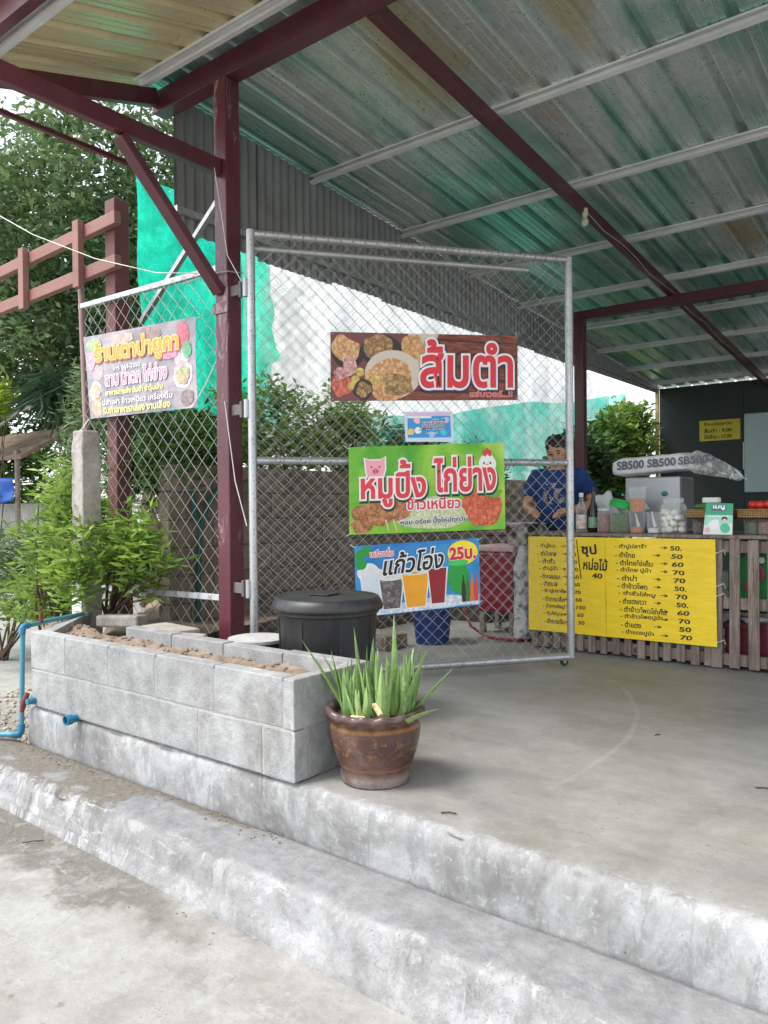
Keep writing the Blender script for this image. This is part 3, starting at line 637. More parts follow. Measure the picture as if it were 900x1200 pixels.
# wooden trellis rails and post behind
TIM = weathered('brown_painted_timber', srgb(140, 100, 90), srgb(80, 56, 50), rough=.6, amount=.35, scale=4, streak=(.2, 1, 1))
TIMD = weathered('dark_brown_painted_timber', srgb(104, 62, 58), srgb(60, 40, 38), rough=.6, amount=.35, scale=4)
tr_ = thing('trellis', 'brown timber post-and-rail trellis with short pickets beyond the fence', 'trellis', (-4.64, 3.02, -.3))
MB().box(-4.70, -4.585, 2.93+.03, 3.075, -.35, 3.10).build('post', TIMD, tr_, bevel=.006)
MB().bar((-4.50, 2.93, 2.935), (-8.2, 2.93, 2.80), .05, .085).build('rail', TIM, tr_, bevel=.004)
MB().bar((-4.50, 2.93, 2.645), (-8.2, 2.93, 2.53), .05, .085).build('rail', TIM, tr_, bevel=.004)
for px_ in (-4.90, -5.66, -6.45, -7.2, -8.0):
    MB().bar((px_, 2.88, 2.53 - .03*(-4.9-px_)), (px_, 2.88, 2.99 - .035*(-4.9-px_)), .075, .045, (0, 1, 0)).build('picket', TIM, tr_, bevel=.004)
MB().box(-8.25, -8.13, 2.96, 3.07, -.35, 2.95).build('post', TIMD, tr_, bevel=.006)

# ------------------------------------------------------------------ lettering and banners
TXT = {}
def text_raw(body, bevel=0.0, shear=0.0, marks=()):
    key = (body, round(bevel, 4), shear, marks)
    if key in TXT: return TXT[key]
    def conv(t, b):
        cu = bpy.data.curves.new('tmp', 'FONT'); cu.body = t; cu.size = 1.0; cu.bevel_depth = b; cu.bevel_resolution = 1; cu.resolution_u = 3; cu.shear = shear
        ob = bpy.data.objects.new('tmp', cu); COL.objects.link(ob); bpy.context.view_layer.update()
        me = bpy.data.meshes.new_from_object(ob.evaluated_get(bpy.context.evaluated_depsgraph_get()))
        v = np.zeros(len(me.vertices)*3); me.vertices.foreach_get('co', v); f = [tuple(p.vertices) for p in me.polygons]
        bpy.data.objects.remove(ob); bpy.data.meshes.remove(me); bpy.data.curves.remove(cu); return v.reshape(-1, 3), f
    v, f = conv(body, bevel)
    for pre, ch, dy in marks:
        a = conv(pre + 'ก', 0)[0][:, 0].max() - conv('ก', 0)[0][:, 0].max()
        v2, f2_ = conv(ch, bevel); v2 = v2 + np.array([a + shear*dy, dy, 0]); f = f + [tuple(i+len(v) for i in q) for q in f2_]; v = np.vstack([v, v2])
    TXT[key] = (v, f); return TXT[key]
class Sheet2D:
    """a printed sheet: maps (a, b) in 0..1 on to the quad's corners, b up; prints are laid on it in thin layers"""
    def __init__(s, tl, tr, br, bl, nrm, wave=.003, seed=0):
        s.c = [Vector(q) for q in (tl, tr, br, bl)]; s.n = Vector(nrm).normalized(); s.w = wave; s.seed = seed
        s.W = ((s.c[1]-s.c[0]).length + (s.c[2]-s.c[3]).length)/2; s.H = ((s.c[0]-s.c[3]).length + (s.c[1]-s.c[2]).length)/2
    def p(s, a, b, off=0.0):
        t, u, v, w = s.c; q = (w*(1-a) + v*a)*(1-b) + (t*(1-a) + u*a)*b
        return q + s.n*(off + s.w*(nz(a*s.W*2.2, b*s.H*2.2, s.seed) + .2*nz(a*s.W*4+3, b*s.H*5, s.seed+4)))
    def backing(s, name, mat, par, th=.0012):
        mb = MB().grid(lambda a, b: s.p(a, b), 48, 28); mb.grid(lambda a, b: s.p(1-a, b, -th), 24, 14)
        return mb.build(name, mat, par, smooth='all')
    def flat(s, name, mat, par, pts, off):
        """polygon given in sheet coordinates as a fan about its centre"""
        cx_ = sum(q[0] for q in pts)/len(pts); cy_ = sum(q[1] for q in pts)/len(pts)
        vs = [s.p(cx_, cy_, off)] + [s.p(cx_ + (x-cx_)*k, cy_ + (y-cy_)*k, off) for k in (.25, .5, .75, 1.0) for x, y in pts]; n = len(pts)
        fs = [(0, 1+i, 1+(i+1) % n) for i in range(n)] + [(1+q*n+i, 1+(q+1)*n+i, 1+(q+1)*n+(i+1) % n, 1+q*n+(i+1) % n) for q in range(3) for i in range(n)]
        return MB().add(vs, fs).build(name, mat, par)
    def blob(s, name, mat, par, cx_, cy_, rx, ry, off, rough=0.0, seed=0, n=28, rot=0.0):
        asp = s.W/s.H; pts = []
        for i in range(n):
            a = 2*math.pi*i/n; k = 1 + rough*nz(math.cos(a)*1.6, math.sin(a)*1.6, seed+.3); x = rx*k*math.cos(a); y = ry*k*math.sin(a)
            if rot: x, y = x*math.cos(rot) - y/asp*math.sin(rot), x*asp*math.sin(rot) + y*math.cos(rot)
            pts.append((cx_+x, cy_+y))
        return s.flat(name, mat, par, pts, off)
    def text(s, body, x0, y0, x1, y1, layers, par, shear=0.0, marks=(), rot=0.0, name='lettering'):
        """layers: (bevel, material, offset, dx, dy); body fitted to the box x0..x1, y0..y1 of the sheet"""
        v0, _ = text_raw(body, 0.0, shear, marks); lo = v0.min(0); hi = v0.max(0)
        sx = (x1-x0)/(hi[0]-lo[0]); sy = (y1-y0)/(hi[1]-lo[1])
        for bev, mat, off, dx, dy in layers:
            v, f = text_raw(body, bev, shear, marks); vs = []
            for q in v:
                a = (q[0]-lo[0])*sx; b = (q[1]-lo[1])*sy + rot*a
                vs.append(s.p(x0 + a + dx, y0 + b + dy, off + q[2]/(bev or 1)*.0004))
            MB().add(vs, f).build(name, mat, par)
def ink(name, c, rough=.38): return plain('ink_'+name, c, rough, var=.06, scale=30, bump=.4, bscale=7, bdist=.02)
def fooddots(name, cols, scale, rough=.5):
    if name in MATS: return MATS[name]
    n = NT(name); v = n.n('ShaderNodeTexVoronoi'); v.inputs['Scale'].default_value = scale; vec = n.mix(.12, n.co(), n.n('ShaderNodeTexNoise').outputs['Color']); n.l(n.co(), v.inputs['Vector'])
    sp = n.n('ShaderNodeSeparateColor'); n.l(v.outputs['Color'], sp.inputs[0])
    col = n.ramp(sp.outputs[0], [(i/max(1, len(cols)-1), c) for i, c in enumerate(cols)])
    col = n.mix(n.val(v.outputs['Distance'], .3, .8, 0, .55), col, cmul(cols[0], .35)); st_ = n.noise(scale*.9, 5, .75, None, 2.5); col = n.mix(n.math('MULTIPLY', n.val(st_, .52, .60), .6), col, cmul(cols[-1], 1.2)); col = n.mix(n.math('MULTIPLY', n.val(st_, .44, .38), .6), col, cmul(cols[0], .45))
    col = n.mix(n.val(n.noise(scale*2.5, 4, .7), .35, .7, .0, .5), col, cmul(cols[-1], 1.15))
    MATS[name] = n.done(n.bsdf(col, rough)); return MATS[name]
def gradmat(name, fn, rough=.36):
    n = NT(name); return n.done(n.bsdf(fn(n), rough, 0, n.noise(7, 3, .5, n.mapped((1, 1, 2.2))), .5, .02))
WHITE_I = ink('white', (.86, .85, .84)); RED_I = ink('red', srgb(222, 52, 62)); NAVY_I = ink('navy', srgb(44, 40, 84)); BLK_I = ink('black', srgb(26, 24, 26)); DKGRN_I = ink('dark_green', srgb(18, 60, 40))
def ties(par, sh, corners, L=.09):
    for a, b, da, db in corners:
        p = sh.p(a, b, .002); q = p + GU*da*L + Vector((0, 0, db*L)) - sh.n*.03
        MB().tube([p, (p+q)/2 + Vector((0, 0, -.004)), q], .0022, 5).build('tie', ROPE, par)

# --- banner: papaya salad
sh = Sheet2D(G(.439, 1.99, .04), G(1.59, 2.025, .04), G(1.587, 1.637, .04), G(.436, 1.60, .04), GN, .007, 1)
bn = thing('papaya_salad_banner', 'wide wood-brown papaya salad banner with large red Thai lettering on the gate', 'banner', G(1.0, 1.60, .04))
def wood_print(n):
    v = n.noise(5, 7, .7, n.mapped((2.5, 2.5, 14)), .4)
    c = n.ramp(v, [(.3, srgb(70, 28, 22)), (.5, srgb(128, 66, 48)), (.7, srgb(168, 96, 68))])
    w = n.n('ShaderNodeTexWave', bands_direction='Z'); w.inputs['Scale'].default_value = 4.2; w.inputs['Distortion'].default_value = .2; n.l(n.co(), w.inputs['Vector'])
    return n.mix(n.val(w.outputs['Fac'], .02, .12, .75, 0), c, srgb(40, 14, 12))
sh.backing('vinyl', gradmat('print_wood', wood_print), bn)
NOOD = fooddots('print_noodles', [srgb(190, 120, 70), srgb(232, 190, 140), srgb(240, 215, 176), srgb(214, 150, 90)], 60)
DARKF = fooddots('print_dark_food', [srgb(64, 44, 34), srgb(140, 96, 56), srgb(206, 168, 116)], 48)
PINKF = fooddots('print_shallots', [srgb(150, 60, 80), srgb(220, 150, 150), srgb(236, 196, 190)], 45)
YELF = fooddots('print_eggs', [srgb(190, 150, 60), srgb(214, 180, 90), srgb(232, 206, 130)], 26)
REDF = fooddots('print_chillies', [srgb(160, 40, 40), srgb(216, 84, 70), srgb(230, 140, 120)], 50)
PLATE = ink('plate', srgb(214, 202, 186)); BOWL = ink('bowl', srgb(52, 46, 48)); MAUVE = ink('mauve', srgb(120, 70, 70))
sh.flat('picture', MAUVE, bn, [(.0, .0), (.36, .0), (.42, .45), (.40, 1.0), (.0, 1.0)], .0006)
sh.flat('picture', PLATE, bn, [(.36, .55), (.40, .35), (.52, .6), (.56, 1.0), (.40, 1.0)], .0010)
for i, (m, x, y, rx, ry, r_) in enumerate([(BOWL, .075, .80, .088, .25, .05), (NOOD, .070, .82, .074, .21, .2), (BOWL, .26, .82, .105, .24, .05), (DARKF, .24, .83, .080, .19, .2), (NOOD, .42, .80, .062, .20, .3),
                                      (PLATE, .32, .27, .150, .36, .05), (NOOD, .30, .29, .125, .30, .25), (DARKF, .345, .25, .075, .19, .4), (PINKF, .095, .50, .036, .13, .3), (REDF, .045, .22, .05, .17, .3), (PINKF, .05, .40, .04, .09, .4), (YELF, .148, .42, .022, .065, .05), (YELF, .125, .31, .022, .065, .05), (YELF, .105, .22, .022, .06, .05), (BOWL, .165, .16, .048, .15, .15), (DARKF, .165, .165, .038, .11, .35), (YELF, .225, .30, .024, .08, .1)]):
    sh.blob('picture', m, bn, max(x, rx+.003), min(y, .99-ry*1.03) if y+ry > .98 else max(y, ry*1.05+.01), rx, ry, .0012+.0003*i, r_, i)
sh.text('ส้มตำ', .465, .20, .965, .90, [(.085, NAVY_I, .0068, .004, -.018), (.065, WHITE_I, .0076, 0, 0), (.024, RED_I, .0086, 0, 0)], bn)
sh.text('แซ่บเวอร์...!!', .73, .05, .965, .15, [(.05, ink('pale_pink', srgb(236, 176, 170)), .0070, 0, 0), (.0, RED_I, .0080, 0, 0)], bn)
ties(bn, sh, [(.01, .97, -.6, .2), (.99, .97, .3, .8), (.01, .03, -.5, -.4), (.99, .03, .7, -.3)], .05)

# --- small blue notice card
sh = Sheet2D(G(.869, 1.55, .04), G(1.169, 1.558, .04), G(1.173, 1.379, .04), G(.876, 1.375, .04), GN, .001, 2)
bn = thing('notice_card', 'small blue and white laminated notice hung between two food banners', 'notice', G(1.02, 1.375, .04))
sh.backing('card', plain('pale_blue_card', srgb(206, 222, 236), .35, var=.05, bump=0), bn)
sh.flat('picture', ink('sky_blue', srgb(52, 150, 214)), bn, [(.05, .13), (.95, .15), (.94, .86), (.06, .84)], .0006)
sh.flat('picture', ink('lilac', srgb(222, 190, 222)), bn, [(.06, .84), (.94, .87), (.94, .97), (.06, .97)], .0008)
sh.flat('picture', WHITE_I, bn, [(.06, .78), (.55, .78), (.55, .85), (.06, .85)], .0010)
for i, (x, y, c) in enumerate([(.12, .33, srgb(240, 200, 110)), (.25, .70, srgb(240, 190, 190)), (.27, .38, srgb(250, 240, 240)), (.85, .72, srgb(190, 190, 230)), (.78, .3, srgb(70, 200, 220)), (.55, .24, srgb(170, 196, 236))]):
    sh.blob('picture', ink('dot%d' % i, c), bn, x, y, .07, .10, .0012+.0002*i, .3, i)
sh.text('ขายดีวันนี้', .36, .42, .82, .74, [(.07, WHITE_I, .0030, 0, 0), (.015, NAVY_I, .0040, 0, 0)], bn, shear=.2, rot=.05)
sh.flat('picture', NAVY_I, bn, [(.26, .36), (.5, .44), (.66, .46), (.5, .46), (.3, .40)], .0044)
sh.text('ขอบคุณค่ะ', .43, .24, .68, .34, [(.01, WHITE_I, .0040, 0, 0)], bn)

# --- banner: grilled pork and chicken
sh = Sheet2D(G(.536, 1.339, .045), G(1.49, 1.378, .045), G(1.499, .858, .04), G(.537, .841, .04), GN, .007, 3)
bn = thing('grilled_pork_banner', 'green grilled pork and chicken banner with red Thai lettering and a pig face', 'banner', G(1.02, .841, .04))
def green_print(n):
    v = n.noise(2.2, 3, .5, None, 1.0); w = n.n('ShaderNodeTexWave'); w.inputs['Scale'].default_value = 3.0; w.inputs['Distortion'].default_value = 2.0; n.l(n.mapped((1, 1, -1)), w.inputs['Vector'])
    c = n.ramp(v, [(.32, srgb(70, 160, 36)), (.5, srgb(130, 196, 50)), (.68, srgb(190, 214, 90))])
    return n.mix(n.val(w.outputs['Fac'], .4, 1, 0, .35), c, srgb(96, 178, 46))
sh.backing('vinyl', gradmat('print_leaf_green', green_print), bn)
RICE = fooddots('print_rice', [srgb(170, 190, 120), srgb(206, 214, 160), srgb(226, 228, 196)], 70)
PORK = fooddots('print_pork', [srgb(110, 56, 30), srgb(168, 100, 58), srgb(206, 146, 96)], 42); CHKN = fooddots('print_chicken', [srgb(170, 50, 28), srgb(214, 88, 52), srgb(232, 132, 92)], 38)
sh.blob('picture', RICE, bn, .52, .22, .27, .185, .0008, .12, 3)
for i, (m, x, y, rx, ry) in enumerate([(PORK, .085, .24, .078, .09), (PORK, .078, .10, .070, .082), (PORK, .19, .25, .085, .17), (PORK, .30, .28, .085, .13), (CHKN, .80, .30, .09, .15), (CHKN, .90, .26, .085, .14), (CHKN, .85, .17, .11, .12), (CHKN, .79, .40, .06, .08)]):
    sh.blob('picture', m, bn, x, y, rx, ry, .0012+.0003*i, .25, i+5)
for i, x in enumerate((.215, .265)): sh.flat('picture', ink('skewer', srgb(220, 190, 150)), bn, [(x, .16), (x+.012, .16), (x+.032, .02), (x+.02, .02)], .0042)
sh.blob('picture', ink('leaf', srgb(110, 170, 50)), bn, .93, .43, .045, .05, .0044, .4, 2)
SH_ = [(.100, DKGRN_I, .0050, .006, -.022), (.085, WHITE_I, .0058, 0, 0), (.030, ink('coral_red', srgb(226, 58, 70)), .0068, 0, 0)]
sh.text('หมูปิง', .075, .31, .475, .83, SH_, bn, marks=(('หมูป', '้', .24),))
sh.text('ไก่ย่าง', .535, .46, .935, .84, SH_, bn)
# pig face: pink square face with ears, generic
PINK_I = ink('pink', srgb(244, 166, 178)); PINKD = ink('deep_pink', srgb(222, 110, 130))
pigpts = [(.10, .86), (.13, .84), (.19, .84), (.22, .87), (.222, .74), (.205, .63), (.115, .63), (.105, .74)]
sh.flat('pig_face', WHITE_I, bn, [(.16+(x-.16)*1.16, .745+(y-.745)*1.14) for x, y in pigpts], .0034); sh.flat('pig_face', PINK_I, bn, pigpts, .0040)
sh.blob('pig_face', PINKD, bn, .163, .715, .022, .034, .0046); 
for x in (.138, .188): sh.blob('pig_face', BLK_I, bn, x, .765, .005, .010, .0046)
for x in (.155, .171): sh.blob('pig_face', ink('nostril', srgb(150, 60, 80)), bn, x, .715, .004, .010, .0052)
# chicken face: white with a red comb, generic
sh.blob('chicken_face', WHITE_I, bn, .885, .76, .058, .115, .0034, .08, 4)
for i, x in enumerate((.870, .886, .902)): sh.blob('chicken_face', RED_I, bn, x, .885 + (.02 if i == 1 else 0), .013, .038, .0040)
for x in (.862, .905): sh.blob('chicken_face', BLK_I, bn, x, .77, .006, .013, .0046)
sh.blob('chicken_face', ink('beak', srgb(236, 160, 50)), bn, .884, .745, .012, .016, .0046)
sh.text('ข้าวเหนียว', .36, .265, .70, .405, [(.11, WHITE_I, .0044, 0, 0), (.028, RED_I, .0054, 0, 0)], bn)
sh.text('หอม อร่อย ปิงใหม่ทุกวัน', .315, .08, .745, .165, [(.10, WHITE_I, .0040, 0, 0), (.030, NAVY_I, .0050, 0, 0)], bn, marks=(('หอม อร่อย ป', '้', .24),), rot=.05)
ties(bn, sh, [(.01, .98, -.5, .3), (.99, .98, .9, -.35), (.01, .02, -.4, -.3)], .06)

# --- banner: big-cup drinks
sh = Sheet2D(G(.564, .776, .045), G(1.325, .808, .045), G(1.333, .411, .04), G(.573, .365, .04), GN, .006, 4)
bn = thing('cold_drinks_banner', 'blue cold drinks banner showing four iced cups and a yellow price spot', 'banner', G(.95, .365, .04))
def blue_print(n): return n.ramp(n.noise(3, 3), [(.3, srgb(20, 110, 186)), (.7, srgb(64, 168, 222))])
sh.backing('vinyl', gradmat('print_sea_blue', blue_print), bn)
sh.flat('picture', fooddots('print_ice', [srgb(180, 206, 236), srgb(220, 232, 246), srgb(240, 244, 250)], 40), bn, [(.01, .01), (.99, .01), (.99, .16), (.7, .20), (.3, .14), (.01, .16)], .0006)
def cup(x0, x1, y0, y1, mat, k, dome=True):
    w = (x1-x0); pts = [(x0, y1), (x1, y1), (x1-w*.16, y0), (x0+w*.16, y0)]
    sh.flat('cup_picture', WHITE_I, bn, [(x0-.012, y1+.01), (x1+.012, y1+.01), (x1-w*.16+.008, y0-.015), (x0+w*.16-.008, y0-.015)], .0010+.0006*k)
    sh.flat('cup_picture', mat, bn, pts, .0014+.0006*k)
    if dome: sh.blob('cup_picture', ink('clear_lid', srgb(226, 226, 222)), bn, (x0+x1)/2, y1, w*.58, .055, .0016+.0006*k)
sh.blob('cup_picture', ink('milk_dome', srgb(226, 232, 238)), bn, .10, .62, .085, .13, .0012)
cup(.045, .205, .10, .62, ink('milk', srgb(216, 224, 232)), 1); cup(.185, .375, .08, .53, fooddots('print_cola', [srgb(26, 20, 24), srgb(60, 50, 54), srgb(150, 140, 140)], 55), 2)
cup(.365, .580, .07, .58, ink('orange_drink', srgb(244, 168, 40)), 3); cup(.575, .725, .09, .60, ink('red_drink', srgb(150, 30, 44)), 4, False)
sh.blob('picture', ink('green_bucket', srgb(30, 160, 60)), bn, .82, .44, .088, .24, .0030, .06, 1); sh.blob('picture', ink('green_bucket_top', srgb(70, 200, 90)), bn, .82, .66, .085, .05, .0036)
for i, (x, c) in enumerate([(.86, srgb(60, 30, 30)), (.895, srgb(20, 130, 50)), (.93, srgb(230, 110, 40)), (.965, srgb(220, 70, 50))]):
    sh.flat('bottle_picture', ink('bottle%d' % i, c), bn, [(x-.016, .07), (x+.016, .07), (x+.016, .30), (x+.005, .40), (x+.005, .47), (x-.005, .47), (x-.005, .40), (x-.016, .30)], .0042)
for i, (x, y) in enumerate([(.03, .86), (.09, .93), (.05, .74)]): sh.blob('picture', ink('leafgreen', srgb(36, 150, 60)), bn, max(.045, x), min(y, .92), .042, .07, .0012+.0003*i, .3, i)
sh.blob('price_spot', ink('yellow', srgb(250, 226, 40)), bn, .862, .80, .125, .18, .0030)
sh.text('25บ.', .755, .71, .965, .88, [(.07, WHITE_I, .0044, 0, 0), (.045, ink('crimson', srgb(216, 28, 52)), .0054, 0, 0)], bn)
sh.text('แก้วโอ่ง', .215, .56, .70, .86, [(.075, WHITE_I, .0056, 0, 0), (.022, BLK_I, .0066, 0, 0)], bn, shear=.22, rot=.10)
sh.text('เครื่องดืม', .12, .83, .30, .95, [(.10, WHITE_I, .0044, 0, 0), (.018, RED_I, .0054, 0, 0)], bn, marks=(('เครื่องด', '่', .22),))
ties(bn, sh, [(.01, .98, -.5, .3), (.99, .98, .8, .2), (.99, .04, .6, .1)], .05)

# --- faded shop banner on the fixed fence
sh = Sheet2D((-4.869, fy-.05, 2.185), (-3.656, fy-.05, 2.136), (-3.657, fy-.045, 1.60), (-4.80, fy-.045, 1.62), (0, -1, 0), .010, 5)
bn = thing('shop_name_banner', 'faded pink and grey shop banner with gold Thai lettering tied to the fence', 'banner', (-4.25, fy-.05, 1.6))
def faded(n):
    c = n.ramp(n.noise(3.2, 5, .6, None, .6), [(.30, srgb(112, 106, 116)), (.46, srgb(142, 136, 144)), (.58, srgb(166, 156, 162)), (.72, srgb(186, 172, 176))])
    return c
sh.backing('vinyl', gradmat('print_faded_grey', faded), bn)
FADE = [srgb(236, 214, 206), srgb(232, 180, 186), srgb(240, 226, 210), srgb(214, 120, 130)]
for i, (x, y, rx, ry, c) in enumerate([(.09, .32, .06, .12, (240, 226, 222)), (.08, .13, .055, .115, (238, 200, 180)), (.12, .55, .05, .09, (230, 200, 204)), (.89, .38, .085, .15, (246, 232, 236)), (.88, .56, .06, .12, (232, 214, 220)), (.90, .82, .05, .15, (226, 120, 134)), (.10, .88, .08, .10, (190, 220, 176)), (.38, .92, .10, .07, (236, 200, 190)), (.62, .90, .10, .08, (176, 150, 150)), (.93, .65, .035, .10, (120, 200, 150)), (.92, .12, .06, .09, (170, 150, 150)), (.76, .68, .10, .10, (230, 160, 200)), (.06, .70, .045, .12, (222, 190, 214))]):
    sh.blob('picture', fooddots('faded%d' % i, [srgb(*[int(q*.74) for q in c]), srgb(*[int(q*.86) for q in c]), srgb(*[int(q*.92) for q in c])], 30), bn, x, min(y, .985-ry*1.12), rx, ry, .0008+.0003*i, .25, i)
sh.blob('picture', fooddots('faded_salad', [srgb(200, 120, 120), srgb(226, 170, 160), srgb(150, 190, 130)], 50), bn, .89, .38, .06, .10, .0050, .3, 3)
sh.blob('picture', fooddots('faded_food', [srgb(226, 150, 140), srgb(240, 200, 180), srgb(236, 180, 150)], 45), bn, .09, .31, .04, .085, .0050, .3, 4)
sh.text('ร้านเตาป่ายูคา', .11, .615, .86, .90, [(.085, ink('fade_brown', srgb(176, 96, 48)), .0056, .004, -.015), (.07, ink('gold', srgb(222, 186, 112)), .0064, 0, 0), (.015, ink('orange', srgb(236, 150, 50)), .0074, 0, 0)], bn)
sh.text('โทร 065-2350', .27, .545, .53, .605, [(.02, ink('pale_grey', srgb(214, 210, 220)), .0056, 0, 0)], bn)
sh.text('ลาบ น้ำตก ไก่ย่าง', .19, .37, .76, .55, [(.07, ink('pale_rose', srgb(240, 220, 230)), .0058, 0, 0), (.015, ink('rose', srgb(196, 130, 158)), .0068, 0, 0)], bn)
PY = ink('pale_yellow', srgb(226, 220, 140))
sh.text('อาหารตามสั่ง ต้มยำ ยำวุ้นเส้น', .19, .235, .72, .325, [(.03, PY, .0056, 0, 0)], bn)
sh.text('ปลาเผา ข้าวเหนียว เครื่องดื่ม', .15, .14, .80, .215, [(.02, ink('pale_grey', srgb(214, 210, 220)), .0056, 0, 0)], bn)
sh.text('รับทำอาหารกล่อง งานเลี้ยง', .15, .035, .78, .125, [(.03, PY, .0056, 0, 0)], bn)
ties(bn, sh, [(.99, .98, .5, .5), (.01, .98, -.4, .3)], .06)

# ------------------------------------------------------------------ slatted counter
ctr = thing('slatted_counter', 'stall counter of weathered grey wooden slats with a plank top', 'counter', (-1.4, 5.1, 0))
r = random.Random(3)
def slat(x0, x1, z1, k):
    t = r.uniform(-.004, .004); dy = r.uniform(-.003, .003); z0 = r.uniform(.004, .018)
    mb = MB().box(x0, x1, 4.872+dy, 4.890+dy, z0, z1); mb.v = [(a + t*c + (.004*nz(c, a, k, 2)), b, c) for a, b, c in mb.v]
    mb.build('slat', WOODG, ctr, bevel=.003)
k = 0; x = -2.485
while x < -1.30: slat(x, x + r.uniform(.042, .052), .785, k); x += .083; k += 1
x = -1.283
while x < .3: slat(x, x + r.uniform(.056, .066), .786 + r.uniform(-.004, .003), k); x += .1045; k += 1
for z in (.06, .40, .74):
    MB().box(-2.49, .35, 4.893, 4.93, z-.035, z+.035).build('back_rail', WOODG, ctr, bevel=.003)
MB().box(-2.50, .38, 4.862, 5.10, .789, .811).build('top_plank', WOODG, ctr, bevel=.004)
MB().box(-2.50, .38, 5.104, 5.32, .788, .810).build('top_plank', WOODG, ctr, bevel=.004)
MB().box(-2.50, .38, 5.324, 5.56, .789, .811).build('top_plank', WOODG, ctr, bevel=.004)
for lx in (-2.46, -1.2, .3):
    MB().box(lx-.03, lx+.03, 5.48, 5.54, 0, .787).build('leg', WOODG, ctr, bevel=.004)
MB().box(-2.45, .34, 4.95, 5.5, .325, .345).build('shelf_board', WOODG, ctr, bevel=.003)

# yellow hand-written menu board
sh = Sheet2D((-2.498, 4.858, .782), (-1.251, 4.858, .784), (-1.243, 4.852, .135), (-2.497, 4.852, .128), (0, -1, 0), .007, 8)
bn = thing('yellow_menu_board', 'large yellow menu board hand-written in black Thai script on the counter front', 'menu', (-1.87, 4.855, .13))
def yel(n):
    xyz = n.sep(); c = n.ramp(n.noise(3, 4), [(.3, srgb(236, 200, 28)), (.7, srgb(248, 214, 40))])
    w = n.n('ShaderNodeTexWave', bands_direction='X'); w.inputs['Scale'].default_value = 26; n.l(n.co(), w.inputs['Vector'])
    return n.mix(n.val(w.outputs['Fac'], .3, 1, 0, .10), c, srgb(224, 196, 24))
sh.backing('board', gradmat('yellow_corrugated_plastic', yel, .5), bn)
MK = plain('marker_black', srgb(38, 34, 22), .6, bump=0, var=.1)
rr = random.Random(5)
def hand(t, x, y, w, h, bev=.022): sh.text(t, x, y, x+w, y+h, [(bev, MK, .0016, 0, 0)], bn, rot=rr.uniform(-.04, .03), shear=rr.uniform(-.08, .12), name='handwriting')
colA = ['ตำปูไทย', 'ตำโคราช', 'ตำซั่ว', 'ตำปูม้า', 'ตำหอยดอง', 'ตำทะเล', 'ตำปูปลาร้า', 'ตำถาดเล็ก', 'ตำถาดใหญ่', 'ซุปขนุน', 'ตำขนมจีน']
for i, t in enumerate(colA):
    y = .895 - i*.079; w = .115 + .022*(len(t)-6)*.6; hand('- ' + t, .055 + .004*i, y - .02, min(.15, w*.85), .052)
    hand('→', .195 + .010*(i % 3), y-.005, .032, .024, .03)
for i, t in enumerate(['40', '50', '50', '50', '60', '60', '70', '60', '150', '60', '50']): hand(t, .245 + .005*i, .895 - i*.078 - .015, .034 if len(t) < 3 else .05, .036)
hand('ซุป', .315, .80, .085, .13, .03); hand('หน่อไม้', .325, .67, .135, .115, .028); hand('40', .375, .585, .055, .05, .03)
sh.flat('handwriting', MK, bn, [(.285, .975), (.290, .975), (.315, .57), (.309, .57)], .0016)
colB = [('ตำปูปลาร้า', '50.'), ('ตำไทย', '50'), ('ตำไทยไข่เค็ม', '60'), ('ตำไทย ปูม้า', '70'), ('ตำป่า', '70'), ('ตำข้าวโพด', '50.'), ('ตำซั่วใส่หมู', '70'), ('ตำแตงกวา', '50.'), ('ตำข้าวโพดไข่เค็ม', '60'), ('ตำข้าวโพดปูม้า', '70'), ('ตำแตง', '50'), ('ตำแตงปูม้า', '70')]
for i, (t, p_) in enumerate(colB):
    y = .915 - i*.073; w = .040 + .0125*len(t); hand('- ' + t, .50 + .003*i, y - .03 - .004*i, min(.24, w), .056)
    hand('→', .735 if len(t) > 9 else .70, y-.016-.004*i, .036, .026, .03); hand(p_, .785 + .004*i, y - .028 - .004*i, .055, .042, .026)
for z in (.70, .50, .44, .16): MB().tube([(-1.25, 4.85, z), (-1.205, 4.862, z+.02), (-1.20, 4.88, z-.01)], .0022, 5).build('string', ROPE, bn)
sh.flat('board_seam', plain('yellow_seam', srgb(206, 180, 30), .5, bump=0), bn, [(.448, .02), (.452, .02), (.449, .98), (.445, .98)], .0009)

# boxes under the counter seen between the slats
def crate(name, x0, x1, y0, y1, z0, z1, mat, label, cat, rim=True):
    t = thing(name, label, cat, ((x0+x1)/2, (y0+y1)/2, z0))
    MB().box(x0, x1, y0, y1, z0, z1).build('body', mat, t, bevel=.012)
    if rim: MB().box(x0-.008, x1+.008, y0-.008, y1+.008, z1-.035, z1+.004).build('rim', mat, t, bevel=.006)
    for zz in (.35, .65): MB().box(x0-.004, x1+.004, y0-.004, y1+.004, z0+(z1-z0)*zz-.006, z0+(z1-z0)*zz+.006).build('ridge', mat, t, bevel=.003)
    return t
gb = crate('green_carton', -1.21, -.90, 4.97, 5.25, .346, .72, plain('green_carton_print', srgb(30, 120, 50), .4, var=.2, scale=4), 'glossy green carton standing on the shelf behind the counter slats', 'carton', False)
for i, (x, z, rx, rz) in enumerate([(-1.03, .58, .03, .05), (-1.10, .50, .02, .03), (-1.02, .66, .02, .02)]):
    mb = MB().ell((x, 4.965, z), (rx, .003, rz), 14, 8); mb.build('printed_shape', plain('magenta_print', srgb(150, 60, 90), .4) if i < 2 else MATS['white_limewash'], gb, smooth='all')
crate('maroon_crate', -1.23, -.92, 4.97, 5.35, .02, .27, plain('maroon_plastic', srgb(100, 26, 40), .4), 'maroon plastic crate on the floor behind the counter slats', 'crate')
